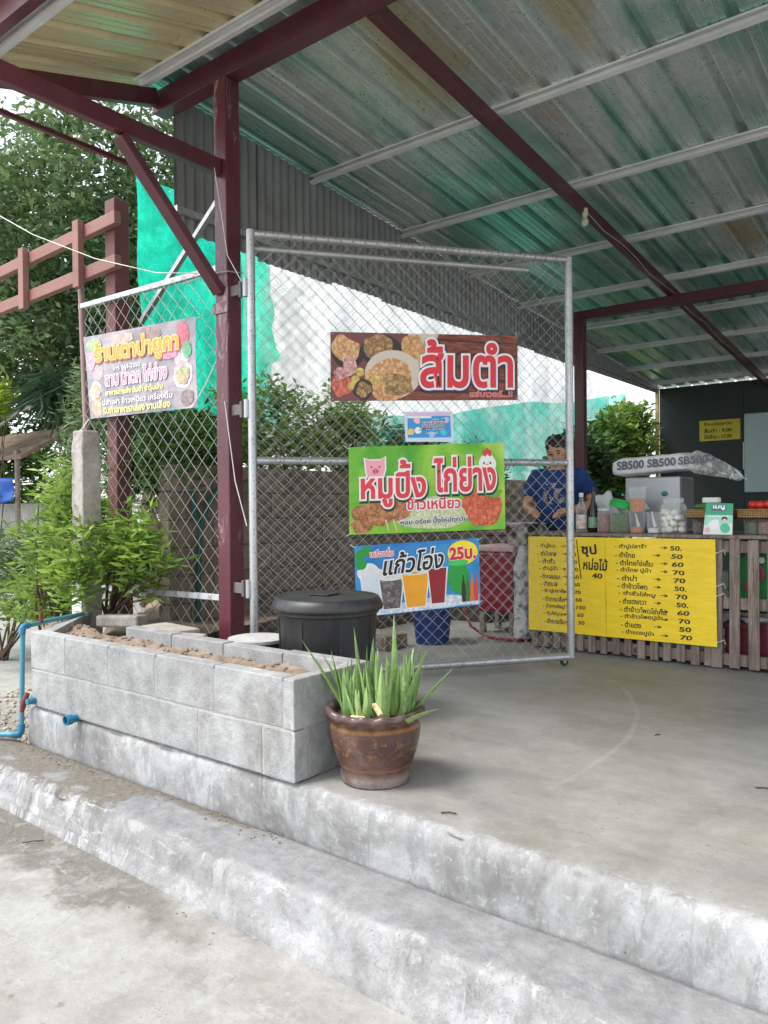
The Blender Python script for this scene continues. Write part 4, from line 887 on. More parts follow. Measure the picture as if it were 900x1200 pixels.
one(MB().ell((-1.06, 5.08, .295), (.09, .09, .028), 16, 10, jit=.5, seed=3), 'white_bag', plain('white_plastic_film', (.74, .74, .72), .35), 'crumpled white plastic bag on the maroon crate', 'bag', (-1.06, 5.08, .27), smooth='all')
for i, (x, c, nm) in enumerate([(-1.55, (.35, .45, .40), 'pale green'), (-1.75, (.05, .07, .16), 'dark navy'), (-2.02, (.16, .22, .15), 'olive')]):
    crate('storage_tub', x-.09, x+.09, 4.99, 5.3, .02, .29, plain('tub%d' % i, c, .35), '%s storage tub on the floor under the yellow menu board' % nm, 'tub')

# ------------------------------------------------------------------ things on the counter
CLR = glassy('clear_plastic', (.96, .97, .97), .90, .12); GLS = glassy('clear_glass', (.95, .98, .96), .93, .06)
Z0 = .812
def jar(name, x, y, r_, h, wall, fill_mat, fill_h, label, cat, lid=None, lid_h=.02, neck=1.0, z=Z0, group=None):
    t = thing(name, label, cat, (x, y, z), group)
    prof = [(r_*.90, 0), (r_, .008), (r_, h*.80), (r_*(neck*.5+.5), h*.9), (r_*neck, h*.94), (r_*neck, h)]
    MB().lathe((x, y, z), prof, 28, closed=False).build('wall', wall, t, smooth='all')
    if fill_mat: MB().lathe((x, y, z+.004), [(.001, 0), (r_*.86, .0), (r_*.93, .008), (r_*.93, fill_h*.92), (r_*.8, fill_h), (.001, fill_h*.985)], 24).build('contents', fill_mat, t, smooth=True)
    if lid: MB().lathe((x, y, z), [(.001, h+.001), (r_*neck*1.05, h+.001), (r_*neck*1.06, h+lid_h*.8), (r_*neck*.96, h+lid_h), (.001, h+lid_h)], 28).build('lid', lid, t, smooth=True)
    return t
LABEL_R = plain('label_red_white', srgb(214, 200, 196), .4, c2=srgb(180, 60, 50), var=.25, scale=30)
# squeezy bottle in a carrier bag
t = thing('fish_sauce_bottle', 'clear fish sauce bottle with a red and white label on the counter', 'bottle', (-2.165, 5.0, Z0))
MB().lathe((-2.165, 5.0, Z0), [(.001, 0), (.034, 0), (.037, .01), (.037, .15), (.03, .18), (.014, .215), (.013, .245)], 24).build('body', CLR, t, smooth=True)
MB().lathe((-2.165, 5.0, Z0), [(.0375, .025), (.0378, .03), (.0378, .115), (.0375, .12)], 24, closed=False).build('label', LABEL_R, t, smooth='all')
MB().lathe((-2.165, 5.0, Z0), [(.016, .243), (.016, .268), (.010, .272), (.001, .272)], 18).build('cap', plain('white_cap', (.75, .75, .74), .4), t, smooth=True)
t = thing('soy_sauce_bottle', 'dark brown sauce bottle with a slim neck and green label', 'bottle', (-2.09, 5.03, Z0))
MB().lathe((-2.09, 5.03, Z0), [(.001, 0), (.033, 0), (.035, .008), (.035, .14), (.030, .17), (.014, .215), (.012, .285)], 24).build('body', plain('dark_bottle_glass', (.018, .012, .010), .08, var=.1, bump=0), t, smooth=True)
MB().lathe((-2.09, 5.03, Z0), [(.0355, .03), (.0358, .035), (.0358, .10), (.0355, .105)], 24, closed=False).build('label', plain('label_green', srgb(120, 160, 130), .4, scale=30, c2=srgb(210, 210, 200)), t, smooth='all')
MB().lathe((-2.09, 5.03, Z0), [(.0145, .28), (.0145, .305), (.001, .308)], 18).build('cap', BLACKP, t, smooth=True)
# carrier bag standing up behind the bottles
mb = MB().ell((-2.05, 5.13, Z0+.13), (.085, .05, .13), 20, 14, jit=.45, seed=5)
one(mb, 'carrier_bag', glassy('thin_white_film', (.86, .88, .87), .35, .3), 'thin white carrier bag bunched behind the sauce bottles', 'bag', (-2.05, 5.13, Z0), smooth='all')
PEANUT = fooddots('dried_shrimp', [srgb(150, 90, 80), srgb(190, 130, 116), srgb(120, 80, 70)], 90); GREENS = fooddots('pickled_greens', [srgb(50, 80, 30), srgb(96, 124, 50), srgb(70, 100, 36)], 70)
ORG = fooddots('chilli_flakes', [srgb(190, 110, 60), srgb(220, 150, 96), srgb(206, 126, 70)], 110)
jar('shrimp_jar', -1.995, 4.99, .047, .145, CLR, PEANUT, .12, 'clear jar of pinkish dried shrimp with a pale lid', 'jar', plain('pale_lid', (.55, .62, .64), .35), .02, .95)
t = jar('pickle_jar', -1.89, 5.0, .068, .165, CLR, GREENS, .125, 'clear jar of green pickles under a tilted bright green lid', 'jar', None, .02, .9)
mb = MB().lathe((0, 0, 0), [(.001, .0), (.070, 0), (.072, .03), (.060, .045), (.001, .048)], 28); Rm = Matrix.Rotation(.28, 3, 'Y')
mb.v = [tuple(Rm @ Vector(v) + Vector((-1.892, 5.0, Z0+.172))) for v in mb.v]; mb.build('lid', plain('bright_green_plastic', srgb(40, 180, 84), .35), t, smooth=True)
def box_jar(name, x, y, w, h, z, fill, fh, label):
    t = thing(name, label, 'container', (x, y, z))
    pr = [(w*.80, 0), (w*.84, .004), (w, h-.006), (w*1.05, h-.004), (w*1.05, h)]
    MB().lathe((x, y, z), pr, 28, closed=False).build('wall', CLR, t, smooth='all')
    MB().lathe((x, y, z+.003), [(.001, 0), (w*.78, 0), (w*(.78+.18*fh/h), fh), (.001, fh)], 24).build('contents', fill, t, smooth=True); return t
SUGAR = plain('white_sugar', (.72, .70, .68), .9, scale=40)
t = box_jar('sugar_tub', -1.775, 5.0, .056, .135, Z0, ORG, .035, 'clear plastic tub with a white spoon below another tub')
MB().tube([(-1.76, 4.98, Z0+.04), (-1.775, 4.985, Z0+.10), (-1.785, 4.99, Z0+.13)], [.013, .006, .004], 8).build('spoon', plain('white_spoon', (.78, .78, .76), .35), t, smooth=True)
box_jar('chilli_tub', -1.775, 5.0, .058, .165, Z0+.137, ORG, .085, 'tall clear tub half full of orange chilli flakes stacked on another tub')
t = box_jar('salt_tub', -1.665, 5.0, .050, .135, Z0, SUGAR, .03, 'clear plastic tub with a white spoon next to the garlic jar')
MB().tube([(-1.65, 4.98, Z0+.04), (-1.668, 4.985, Z0+.10), (-1.675, 4.99, Z0+.14)], [.013, .006, .004], 8).build('spoon', MATS['white_spoon'], t, smooth=True)
t = jar('garlic_jar', -1.545, 5.01, .082, .205, GLS, None, 0, 'clear glass jar packed with white garlic bulbs', 'jar', None, .02, .72)
GAR = plain('garlic_skin', srgb(232, 226, 222), .5, c2=srgb(206, 190, 190), scale=20); r = random.Random(9)
MB().lathe((-1.545, 5.01, Z0), [(.060, .196), (.064, .200), (.064, .224), (.055, .228), (.001, .228)], 24).build('lid', CLR, t, smooth=True)
for lay in range(4):
    for q in range(7 if lay < 3 else 5):
        a = q*2*math.pi/7 + lay*.5; rad = .052 if q < 6 else .01
        MB().ell((-1.545+rad*math.cos(a), 5.01+rad*math.sin(a), Z0+.026+lay*.036+r.uniform(-.005, .005)), (.025, .024, .021), 10, 7, jit=.25, seed=q+lay*9).build('garlic_bulb', GAR, t, smooth='all')
# grey box with a foam-tray bag on top
t = thing('steel_box', 'brushed grey steel box standing behind the jars', 'box', (-1.62, 5.34, Z0))
BRUSH = plain('brushed_grey_steel', (.33, .34, .37), .4, .5, var=.12, scale=3)
MB().box(-1.93, -1.56, 5.20, 5.50, Z0, 1.185).build('body', BRUSH, t, bevel=.008)
MB().box(-1.558, -1.552, 5.21, 5.49, Z0+.02, 1.17).build('side_panel', plain('dark_grey_side', (.10, .10, .11), .5), t)
MB().ell((-1.66, 5.197, 1.07), (.022, .004, .017), 14, 8).build('sticker', plain('green_sticker', srgb(20, 110, 90), .4), t, smooth='all')
mb = MB().prism([(-.028, -.02), (.028, -.02), (.0, .03)], (-1.79, 5.199, .985), (-1.79, 5.194, .985)); mb.build('sticker', plain('white_sticker', (.7, .7, .68), .4), t)
# clear bag of foam trays, lettering SB500
t = thing('foam_tray_bag', 'long clear plastic bag of white foam trays marked SB500 lying on the steel box', 'bag', (-1.7, 5.3, 1.187))
mb = MB(); vs = []; NB = 34; NR = 20
for i in range(NB+1):
    u = i/NB; x = -2.03 + .86*u
    full = 1.0 if u < .62 else max(.05, 1 - ((u-.62)/.38)**1.1)
    if u < .06: full *= .80 + .2*u/.06
    cz = 1.187 + .068 + (.030*math.sin(u*2.2)) - (max(0, u-.6)**1.3)*.42
    for k in range(NR):
        a = 2*math.pi*k/NR; sq = lambda q: math.copysign(abs(q)**.55, q)
        hy = .13*(full if u > .62 else full)*(1 if u < .62 else 1.0); hz = .062*full + (.02 if u > .62 and full > .1 else 0)
        n_ = 1 + .10*nz(x*9, math.cos(a)*2, math.sin(a)*2)*(1 if u < .6 else 3)
        vs.append((x, 5.33 + hy*sq(math.cos(a))*n_, cz + hz*sq(math.sin(a))*n_))
mb.add(vs, [(i*NR+k, i*NR+(k+1) % NR, (i+1)*NR+(k+1) % NR, (i+1)*NR+k) for i in range(NB) for k in range(NR)] + [tuple(range(NR))[::-1], tuple(NB*NR+k for k in range(NR))])
def bagmat():
    n = NT('foam_bag_film'); xyz = n.sep(); wr = n.noise(16, 5, .7, None, 1.2)
    white = n.bsdf(n.ramp(wr, [(.3, (.70, .72, .74)), (.7, (.86, .87, .88))]), .25, 0, wr, .5, .02)
    film = n.bsdf(n.ramp(wr, [(.4, (.45, .48, .48)), (.65, (.8, .82, .82))]), .15, 0, wr, .8, .03); tp = n.n('ShaderNodeBsdfTransparent')
    mx = n.n('ShaderNodeMixShader'); n.l(n.val(wr, .42, .62, .25, .8), mx.inputs[0]); n.l(tp.outputs[0], mx.inputs[1]); n.l(film, mx.inputs[2])
    m2 = n.n('ShaderNodeMixShader'); n.l(n.val(xyz[0], .13, .24, 0, 1), m2.inputs[0]); n.l(white, m2.inputs[1]); n.l(mx.outputs[0], m2.inputs[2]); return n.done(m2.outputs[0])
mb.build('film', bagmat(), t, smooth='all')
shb = Sheet2D((-2.0, 5.190, 1.300), (-1.36, 5.190, 1.322), (-1.36, 5.190, 1.262), (-2.0, 5.190, 1.230), (0, -1, .05), 0, 1)
for i, x in enumerate((.03, .36, .68)): shb.text('SB500', x, .12, x+.29, .92, [(.03, plain('faded_black_print', srgb(92, 90, 104), .5, bump=0), .004, 0, 0)], t)
# woven trays with vegetables, resting on low jars
def weave():
    n = NT('woven_rattan'); w = n.n('ShaderNodeTexWave', bands_direction='X'); w.inputs['Scale'].default_value = 34; n.l(n.co(), w.inputs['Vector'])
    z = n.n('ShaderNodeTexWave', bands_direction='Z'); z.inputs['Scale'].default_value = 30; n.l(n.co(), z.inputs['Vector']); m = n.math('MULTIPLY', w.outputs['Fac'], z.outputs['Fac'])
    return n.done(n.bsdf(n.ramp(m, [(.1, srgb(120, 84, 46)), (.4, srgb(200, 164, 110)), (.8, srgb(226, 198, 148))]), .7, 0, m, .8, .01))
RAT = weave()
def tray(x0, x1, label, z):
    t = thing('woven_tray', label, 'tray', ((x0+x1)/2, 5.08, z), 'woven trays on the counter')
    y0, y1 = 4.97, 5.22
    MB().box(x0, x1, y0, y1, z, z+.008).build('base', RAT, t)
    for a in (((x0, y0, z), (x1, y0+.008, z+.055)), ((x0, y1-.008, z), (x1, y1, z+.055)), ((x0, y0+.009, z), (x0+.008, y1-.009, z+.055)), ((x1-.008, y0+.009, z), (x1, y1-.009, z+.055))):
        MB().box(a[0][0], a[1][0], a[0][1], a[1][1], a[0][2], a[1][2]).build('side', RAT, t, bevel=.002)
    MB().tube([(x0, y0, z+.055), (x1, y0, z+.055), (x1, y1, z+.055), (x0, y1, z+.055), (x0, y0+.01, z+.055)], .006, 8).build('rim', RAT, t, smooth=True)
    return t
TZ = .905
tray(-1.455, -1.20, 'woven rattan tray heaped with green cucumbers', TZ); tray(-1.155, -.80, 'woven rattan tray heaped with red tomatoes', TZ)
r = random.Random(4)
CUC = plain('cucumber_green', srgb(70, 112, 44), .45, c2=srgb(120, 150, 70), scale=14); TOM = plain('tomato_red', srgb(196, 48, 36), .25, var=.15, scale=8, bump=0)
pos = [(-1.40, 5.02, .03), (-1.36, 5.10, .03), (-1.42, 5.15, .03), (-1.30, 5.05, .03), (-1.28, 5.14, .03), (-1.34, 5.06, .07), (-1.39, 5.10, .075), (-1.27, 5.09, .07)]
for i, (x, y, z) in enumerate(pos):
    one(MB().ell((x, y, TZ+z), (.052, .022, .023), 14, 9, Matrix.Rotation(r.uniform(-.7, .7), 3, 'Z'), .15, i), 'cucumber', CUC, 'short green cucumber heaped on the woven tray', 'cucumber', (x, y, TZ+z), 'cucumbers on the tray', smooth='all')
for i, (x, y, z) in enumerate([(-1.09, 5.02, .04), (-1.03, 5.03, .04), (-.97, 5.02, .04), (-1.06, 5.09, .04), (-.99, 5.10, .04), (-1.11, 5.13, .04), (-.93, 5.08, .04), (-1.045, 5.06, .085), (-1.00, 5.07, .088), (-1.085, 5.08, .085), (-.955, 5.05, .082)]):
    one(MB().ell((x, y, TZ+z), (.032, .032, .027), 16, 10, None, .06, i), 'tomato', TOM, 'ripe red tomato heaped on the woven tray', 'tomato', (x, y, TZ+z), 'tomatoes on the tray', smooth='all')
one(MB().box(-1.40, -1.30, 5.12, 5.19, TZ+.10, TZ+.135), 'foam_tray', plain('white_foam', (.78, .78, .76), .7), 'small white foam tray on the cucumbers', 'tray', (-1.35, 5.15, TZ+.10), bevel=.008)
for i, (x, m, nm) in enumerate([(-1.40, fooddots('palm_sugar', [srgb(70, 44, 26), srgb(110, 70, 40), srgb(90, 60, 36)], 60), 'dark brown palm sugar'), (-1.29, MATS['dried_shrimp'], 'dried prawns'), (-1.10, MATS['pickled_greens'], 'olive green limes'), (-1.02, PEANUT, 'reddish peanuts'), (-.95, SUGAR, 'white salt')]):
    jar('low_jar', x, 5.07, .040, .088, CLR, m, .075, 'low clear jar of %s under a woven tray' % nm, 'jar')
# green placard leaning against the trays
sh = Sheet2D((-1.318, 4.915, 1.005), (-1.165, 4.915, 1.00), (-1.163, 4.885, .813), (-1.330, 4.885, .813), (0, -1, .15), .0, 3)
t = thing('green_placard', 'small green and white printed card propped on the counter edge', 'card', (-1.24, 4.885, .813))
sh.backing('card', plain('white_card', (.74, .78, .75), .4, var=.04, bump=0), t, .006)
sh.flat('print', ink('jade', srgb(22, 160, 118)), t, [(.0, .62), (1, .62), (1, 1), (.0, 1)], .0006); sh.flat('print', ink('mint', srgb(150, 220, 196)), t, [(.0, .30), (1, .36), (1, .62), (0, .62)], .0008)
sh.flat('print', ink('slate', srgb(70, 80, 96)), t, [(.22, .76), (.74, .76), (.78, .94), (.22, .94)], .0012); sh.text('เมนู', .28, .79, .70, .92, [(.05, WHITE_I, .0018, 0, 0)], t)
sh.flat('print', WHITE_I, t, [(.10, .56), (.88, .58), (.88, .61), (.10, .59)], .0014)
sh.blob('print', BLK_I, t, .72, .50, .10, .08, .0016, .2, 2); sh.blob('print', ink('skin_print', srgb(226, 190, 170)), t, .72, .44, .075, .07, .0020); sh.blob('print', ink('jade2', srgb(60, 190, 150)), t, .74, .20, .17, .16, .0022, .2, 4)
sh.blob('print', WHITE_I, t, .36, .32, .20, .16, .0018, .3, 6); sh.blob('print', ink('pinkish', srgb(232, 170, 186)), t, .14, .14, .10, .09, .0020, .2, 1)

# ------------------------------------------------------------------ cooking corner behind the gate
t = thing('charcoal_stove', 'bucket stove of dull clay on a low stand behind the gate', 'stove', (-2.80, 5.42, 0))
MB().lathe((-2.80, 5.42, 0), [(.001, .30), (.12, .30), (.16, .34), (.17, .58), (.15, .62), (.12, .62), (.11, .5), (.001, .5)], 28).build('body', plain('grey_clay', (.16, .14, .13), .8), t, smooth=True)
for a in range(3): MB().tube([(-2.80+.11*math.cos(a*2.1), 5.42+.11*math.sin(a*2.1), 0), (-2.80+.10*math.cos(a*2.1), 5.42+.10*math.sin(a*2.1), .31)], .014, 8).build('leg', BLACKP, t, smooth=True)
one(MB().lathe((-2.80, 5.42, .62), [(.001, .0), (.07, .002), (.125, .04), (.155, .10), (.168, .20), (.172, .235), (.180, .238), (.178, .243), (.165, .238), (.150, .10), (.115, .05), (.001, .012)], 36), 'mixing_bowl', STEEL, 'shiny stainless steel mixing bowl on the stove beside the vendor', 'bowl', (-2.80, 5.42, .62), smooth='all')
t = thing('ice_chest', 'dark red ice chest on a stand behind the gate', 'ice chest', (-2.95, 5.35, 0))
MARO = plain('dark_red_plastic', srgb(118, 28, 42), .4, var=.15)
MB().box(-3.12, -2.80, 5.2, 5.5, .17, .64).build('body', MARO, t, bevel=.02); MB().box(-3.13, -2.79, 5.19, 5.51, .642, .69).build('lid', plain('pale_pink_lid', srgb(190, 150, 150), .4), t, bevel=.012)
for a in (-3.09, -2.83):
    for b in (5.23, 5.47): MB().box(a-.02, a+.02, b-.02, b+.02, 0, .168).build('leg', WOODG, t)
mb = MB(); NS = 14
def sackf(u, v):
    a = 2*math.pi*u; z = .02 + .68*v; rr_ = .105*(1 - .55*max(0, v-.75)/.25)*(1 + .16*fbm(math.cos(a)*1.5, math.sin(a)*1.5, z*3, 1.3)); return (-2.66 + rr_*math.cos(a)*.8, 5.13 + rr_*math.sin(a), z)
def sackm():
    n = NT('printed_sack'); k = n.val(n.noise(9, 4, .6, n.mapped((1, 1, 1.6))), .52, .56); c = n.mix(n.math('MULTIPLY', k, .75), n.ramp(n.noise(20, 4), [(.3, (.42, .42, .44)), (.7, (.62, .62, .63))]), (.12, .12, .15)); return n.done(n.bsdf(c, .5, 0, n.noise(20, 4), .6, .02))
one(MB().grid(sackf, 28, 18), 'printed_sack', sackm(), 'tall grey-white printed plastic sack standing by the menu board', 'sack', (-2.66, 5.13, .02), smooth='all')
t = thing('blue_bucket', 'dark blue plastic bucket on the floor behind the gate', 'bucket', (-3.16, 4.62, 0))
BLU = plain('dark_blue_plastic', srgb(24, 50, 104), .4, var=.15)
MB().lathe((-3.16, 4.62, 0), [(.001, 0), (.12, 0), (.15, .28), (.157, .28), (.157, .30), (.146, .30), (.118, .01), (.001, .01)], 32).build('body', BLU, t, smooth=True)
MB().tube([(-3.16+.15*math.cos(a), 4.62+.15*math.sin(a)*.3, .28-.14*math.sin(a)) for a in [math.pi*i/12 for i in range(13)]], .004, 6).build('handle', STEEL, t, smooth=True)
one(MB().box(-3.62, -3.22, 4.14, 4.40, .0, .10), 'timber_baulk', WOODG, 'short grey timber baulk lying on the floor behind the gate', 'timber', (-3.42, 4.27, 0), bevel=.01)
one(MB().tube([(-3.2, 5.0, .5), (-3.12, 4.95, .28), (-3.0, 4.9, .10), (-2.86, 4.9, .03), (-2.7, 4.96, .016), (-2.6, 5.05, .016), (-2.66, 4.98, .016), (-2.84, 4.93, .02)], .011, 8), 'red_hose', plain('red_hose_rubber', srgb(120, 40, 40), .5), 'thin dark red hose curling on the floor by the ice chest', 'hose', (-2.9, 4.93, 0), smooth='all')
for i, (x, y, h) in enumerate([(-3.5, 5.9, .55), (-3.6, 6.7, .75)]):
    crate('stacked_basket', x-.2, x+.2, y-.25, y+.25, 0, h, plain('dark_brown_crate%d' % i, (.05+.02*i, .04, .035), .6), ['low dark basket on the floor in the shade behind the gate', 'tall dark basket in the shade near the side wall'][i], 'basket')
# light bulb under the rafter
t = thing('bulb_holder', 'pale twin lamp holder hanging from the rafter', 'lamp holder', (-2.33, 5.5, 3.24))
CRM = plain('cream_plastic', srgb(206, 200, 176), .4, bump=0)
MB().tube([(-2.36, 5.5, 3.28), (-2.34, 5.5, 3.235)], .006, 6).build('cord', CRM, t)
MB().lathe((-2.335, 5.5, 3.165), [(.001, .075), (.02, .07), (.022, .03), (.016, .0), (.001, 0)], 16).build('socket', CRM, t, smooth=True)
MB().ell((-2.335, 5.5, 3.135), (.026, .026, .034), 16, 10).build('bulb', CRM, t, smooth='all')
# cards on the rear wall
sh = Sheet2D((-3.33, 12.075, 2.253), (-2.755, 12.075, 2.25), (-2.755, 12.075, 1.947), (-3.33, 12.075, 1.944), (0, -1, 0), 0, 1)
t = thing('yellow_wall_card', 'yellow hand-written card stuck on the dark rear wall', 'card', (-3.04, 12.075, 1.945))
sh.backing('card', plain('mustard_card', srgb(206, 190, 60), .6, bump=0), t)
for i, s_ in enumerate(('ร้านเปิดทุกวัน', 'ส้มตำ : 9.00', 'ปิดร้าน : 17.00')): sh.text(s_, .12, .70-i*.30, .80, .90-i*.30, [(.02, MK, .003, 0, 0)], t, name='handwriting')
t = thing('white_board', 'pale blank board hung on the dark rear wall', 'board', (-2.2, 12.06, 1.15))
MB().box(-2.70, -1.5, 12.04, 12.07, 1.16, 2.31).build('panel', plain('pale_blue_grey_board', srgb(170, 192, 192), .35, var=.06, scale=2), t, bevel=.02)
MB().box(-2.715, -2.702, 12.045, 12.065, 1.5, 1.9).build('hinge_strip', plain('white_strip', (.8, .8, .8), .4), t)

# ------------------------------------------------------------------ glazed pot and aloe
PX, PY_ = -1.755, 2.19
def potmat():
    n = NT('brown_dragon_glaze'); z = n.sep()[2]
    a = n.noise(9, 6, .7); b = n.noise(40, 4, .7); zz = n.math('ADD', z, n.math('MULTIPLY', n.math('SUBTRACT', a, .5), .012))
    body = n.ramp(a, [(.3, srgb(62, 44, 38)), (.5, srgb(86, 62, 54)), (.68, srgb(112, 88, 80))])
    gold = n.ramp(b, [(.3, srgb(124, 82, 44)), (.7, srgb(156, 112, 66))])
    band = lambda lo, hi: n.math('MULTIPLY', n.val(zz, lo-.003, lo+.003), n.val(zz, hi-.003, hi+.003, 1, 0))
    col = n.mix(n.math('MULTIPLY', band(.205, .219), .85), body, gold); col = n.mix(n.math('MULTIPLY', band(.062, .072), .55), col, gold)
    col = n.mix(n.math('MULTIPLY', band(.228, .240), .35), col, gold)
    # ochre relief patches on the belly
    pat = n.math('MULTIPLY', n.val(n.noise(22, 3, .6, None, 1.5), .56, .62), band(.11, .19)); col = n.mix(n.math('MULTIPLY', pat, .50), col, gold)
    ash = n.val(zz, .0, .055, 1, 0); col = n.mix(n.math('MULTIPLY', n.math('MULTIPLY', ash, n.val(a, .3, .6)), .75), col, srgb(176, 166, 160))
    top = n.val(zz, .246, .25); col = n.mix(n.math('MULTIPLY', top, .65), col, srgb(92, 74, 74))
    return n.done(n.bsdf(col, n.val(a, .3, .7, .16, .36), 0, n.math('ADD', n.math('MULTIPLY', b, .5), n.math('MULTIPLY', pat, 1.5)), .5, .008))
pot = thing('glazed_pot', 'brown glazed pot with a scalloped rim standing beside the planter', 'pot', (PX, PY_, 0))
def scal(j, a, r_, z):
    if 10 <= j <= 15:
        w = math.sin(a*15); return (r_ + .004*w, z + (.006*w if j in (10, 11, 12) else .003*w) - (.008*abs(math.sin(a*7.5)) if j == 10 else 0))
    return r_, z
prof = [(.001, .002), (.118, .0), (.128, .006), (.130, .030), (.126, .048), (.134, .062), (.150, .105), (.163, .155), (.168, .200), (.166, .236), (.176, .240), (.181, .250), (.179, .264), (.168, .268), (.158, .264), (.154, .240), (.150, .222), (.001, .222)]
MB().lathe((PX, PY_, 0), prof, 120, scal).build('body', potmat(), pot, smooth='all')
MB().grid(lambda u, v: (PX + .152*v*math.cos(u*6.2832), PY_ + .152*v*math.sin(u*6.2832), .232 + .008*fbm(v*math.cos(u*6.28)*3, v*math.sin(u*6.28)*3, 1, 2)), 40, 8).build('soil', plain('dark_potting_soil', (.06, .045, .035), .95, scale=30, bump=.8), pot, smooth='all')
def aloemat():
    n = NT('aloe_leaf'); a = n.noise(14, 4, .6); s_ = n.val(n.noise(60, 2, .5, n.mapped((1, 1, .5))), .60, .66)
    oi = n.n('ShaderNodeObjectInfo')
    c = n.ramp(n.math('ADD', n.math('MULTIPLY', a, .6), n.math('MULTIPLY', oi.outputs['Random'], .4)), [(.25, srgb(88, 122, 66)), (.5, srgb(122, 154, 90)), (.75, srgb(154, 180, 114))])
    c = n.mix(n.math('MULTIPLY', s_, .35), c, srgb(190, 206, 160)); c = n.mix(n.math('MULTIPLY', n.val(n.noise(5, 4, .7), .60, .68), .6), c, srgb(150, 120, 76))
    return n.done(n.bsdf(c, .42, 0, a, .1, .005, .5))
ALOE = aloemat(); aloe = thing('aloe_plant', 'spiky green aloe with many upright leaves growing in the glazed pot', 'plant', (PX, PY_, .225))
r = random.Random(12)
def aloe_leaf(base, az, lean, L, w, curl, seed):
    mb = MB(); N = 14; vs = []; p = Vector(base); ang = lean; d0 = Vector((math.cos(az), math.sin(az), 0)); side = Vector((-math.sin(az), math.cos(az), 0)); rr_ = random.Random(seed); sw = rr_.uniform(-.15, .15)
    for i in range(N+1):
        t = i/N; d = d0*math.sin(ang) + Vector((0, 0, math.cos(ang))) + side*sw*t; d.normalize(); nrm = (d0*math.cos(ang) - Vector((0, 0, math.sin(ang))))
        ww = w*(1-t**1.5)**.95*(1 - .10*(1-t)) + .0008; th = ww*.42; tooth = .0022*(i % 2)*(1-t)
        # crescent section: channelled upper face, round back
        for a, b in ((-1, .10), (-.5, -.10), (0, -.18), (.5, -.10), (1, .10), (.6, .62), (0, .95), (-.6, .62)):
            vs.append(p + side*(a*ww*.5 + (math.copysign(tooth, a) if abs(a) == 1 else 0)) + nrm*(b*th))
        p = p + d*(L/N); ang += curl/N
    mb.add(vs, [(i*8+k, i*8+(k+1) % 8, (i+1)*8+(k+1) % 8, (i+1)*8+k) for i in range(N) for k in range(8)] + [tuple(N*8+k for k in range(8))])
    mb.build('leaf', ALOE, aloe, smooth=True)
cl = [(-.10, -.02, .22, 13), (-.03, .02, .25, 12), (.055, -.03, .24, 13), (.10, .05, .28, 12), (.03, .08, .24, 8), (-.05, -.08, .18, 7), (.02, -.10, .17, 7)]
sd_ = 0
for cx_, cy_, L, cnt in cl:
    for q in range(cnt):
        az = q*2.4 + cx_*30; lean = r.uniform(.03, .34) * (1 if q > 3 else .45); sd_ += 1
        out = math.atan2(cy_, cx_); az = out + r.uniform(-1.5, 1.5) if r.random() < .55 else az
        aloe_leaf((PX+cx_+.014*math.cos(az), PY_+cy_+.014*math.sin(az), .222), az, lean, L*r.uniform(.55, 1.15), r.uniform(.028, .044), r.uniform(-.15, .22), sd_)
for az, lean, L, bx, by in ((3.75, .52, .33, -.10, -.03), (3.6, .42, .25, -.11, .0), (-.62, 1.15, .40, .13, .0), (-.5, .62, .30, .10, .02), (.5, .7, .26, .10, .06), (-.3, .40, .30, .09, .05), (3.2, .12, .32, -.07, .02), (2.6, .05, .37, .05, .06)):
    sd_ += 1; aloe_leaf((PX+bx, PY_+by, .228), az, lean, L, .040, .12, sd_)
# broken yellowed leaf stump lying in the pot
MB().tube([(PX+.05, PY_-.12, .255), (PX+.02, PY_-.13, .252), (PX-.0, PY_-.135, .250)], [.007, .010, .011], 8).build('cut_stump', plain('pale_stump', srgb(206, 190, 140), .6), aloe, smooth=True)
MB().tube([(PX+.09, PY_-.08, .262), (PX+.05, PY_-.06, .285), (PX+.02, PY_-.05, .280)], [.010, .013, .009], 8).build('cut_stump', MATS['pale_stump'], aloe, smooth=True)

# ------------------------------------------------------------------ black tub with lid, small covered basin
bx_, by_ = -2.44, 2.69
tb = thing('black_tub', 'large black plastic tub with a domed lid standing behind the planter', 'tub', (bx_, by_, 0))
MB().lathe((bx_, by_, 0), [(.001, 0), (.205, 0), (.212, .02), (.232, .48), (.236, .50), (.244, .505), (.244, .53), (.001, .53)], 64).build('body', BLACKP, tb, smooth=True)
MB().lathe((bx_, by_, 0), [(.250, .520), (.262, .522), (.266, .535), (.256, .560), (.246, .576), (.236, .582), (.222, .580), (.212, .574), (.200, .576), (.12, .585), (.001, .588)], 64, closed=False).build('lid', BLACKP, tb, smooth='all')
for i in range(8):
    a = i*math.pi/4 + .2; MB().bar((bx_+.216*math.cos(a), by_+.216*math.sin(a), .05), (bx_+.233*math.cos(a), by_+.233*math.sin(a), .49), .012, .008, (math.cos(a), math.sin(a), 0)).build('rib', BLACKP, tb, bevel=.002)
MB().bar((bx_-.05, by_-.03, .591), (bx_+.06, by_-.02, .592), .10, .006).build('lid_handle', BLACKP, tb, bevel=.002)
t = thing('covered_basin', 'low black basin with a flat grey cover beside the black tub', 'basin', (-2.83, 2.60, 0))
MB().lathe((-2.83, 2.60, 0), [(.001, 0), (.12, 0), (.15, .33), (.156, .34), (.001, .34)], 40).build('body', BLACKP, t, smooth=True)
MB().lathe((-2.83, 2.60, .341), [(.001, 0), (.145, 0), (.145, .014), (.001, .016)], 40).build('cover', concrete('grey_cover', (.35, .35, .34), (.45, .45, .44), (.55, .55, .54), 6), t, smooth=True)

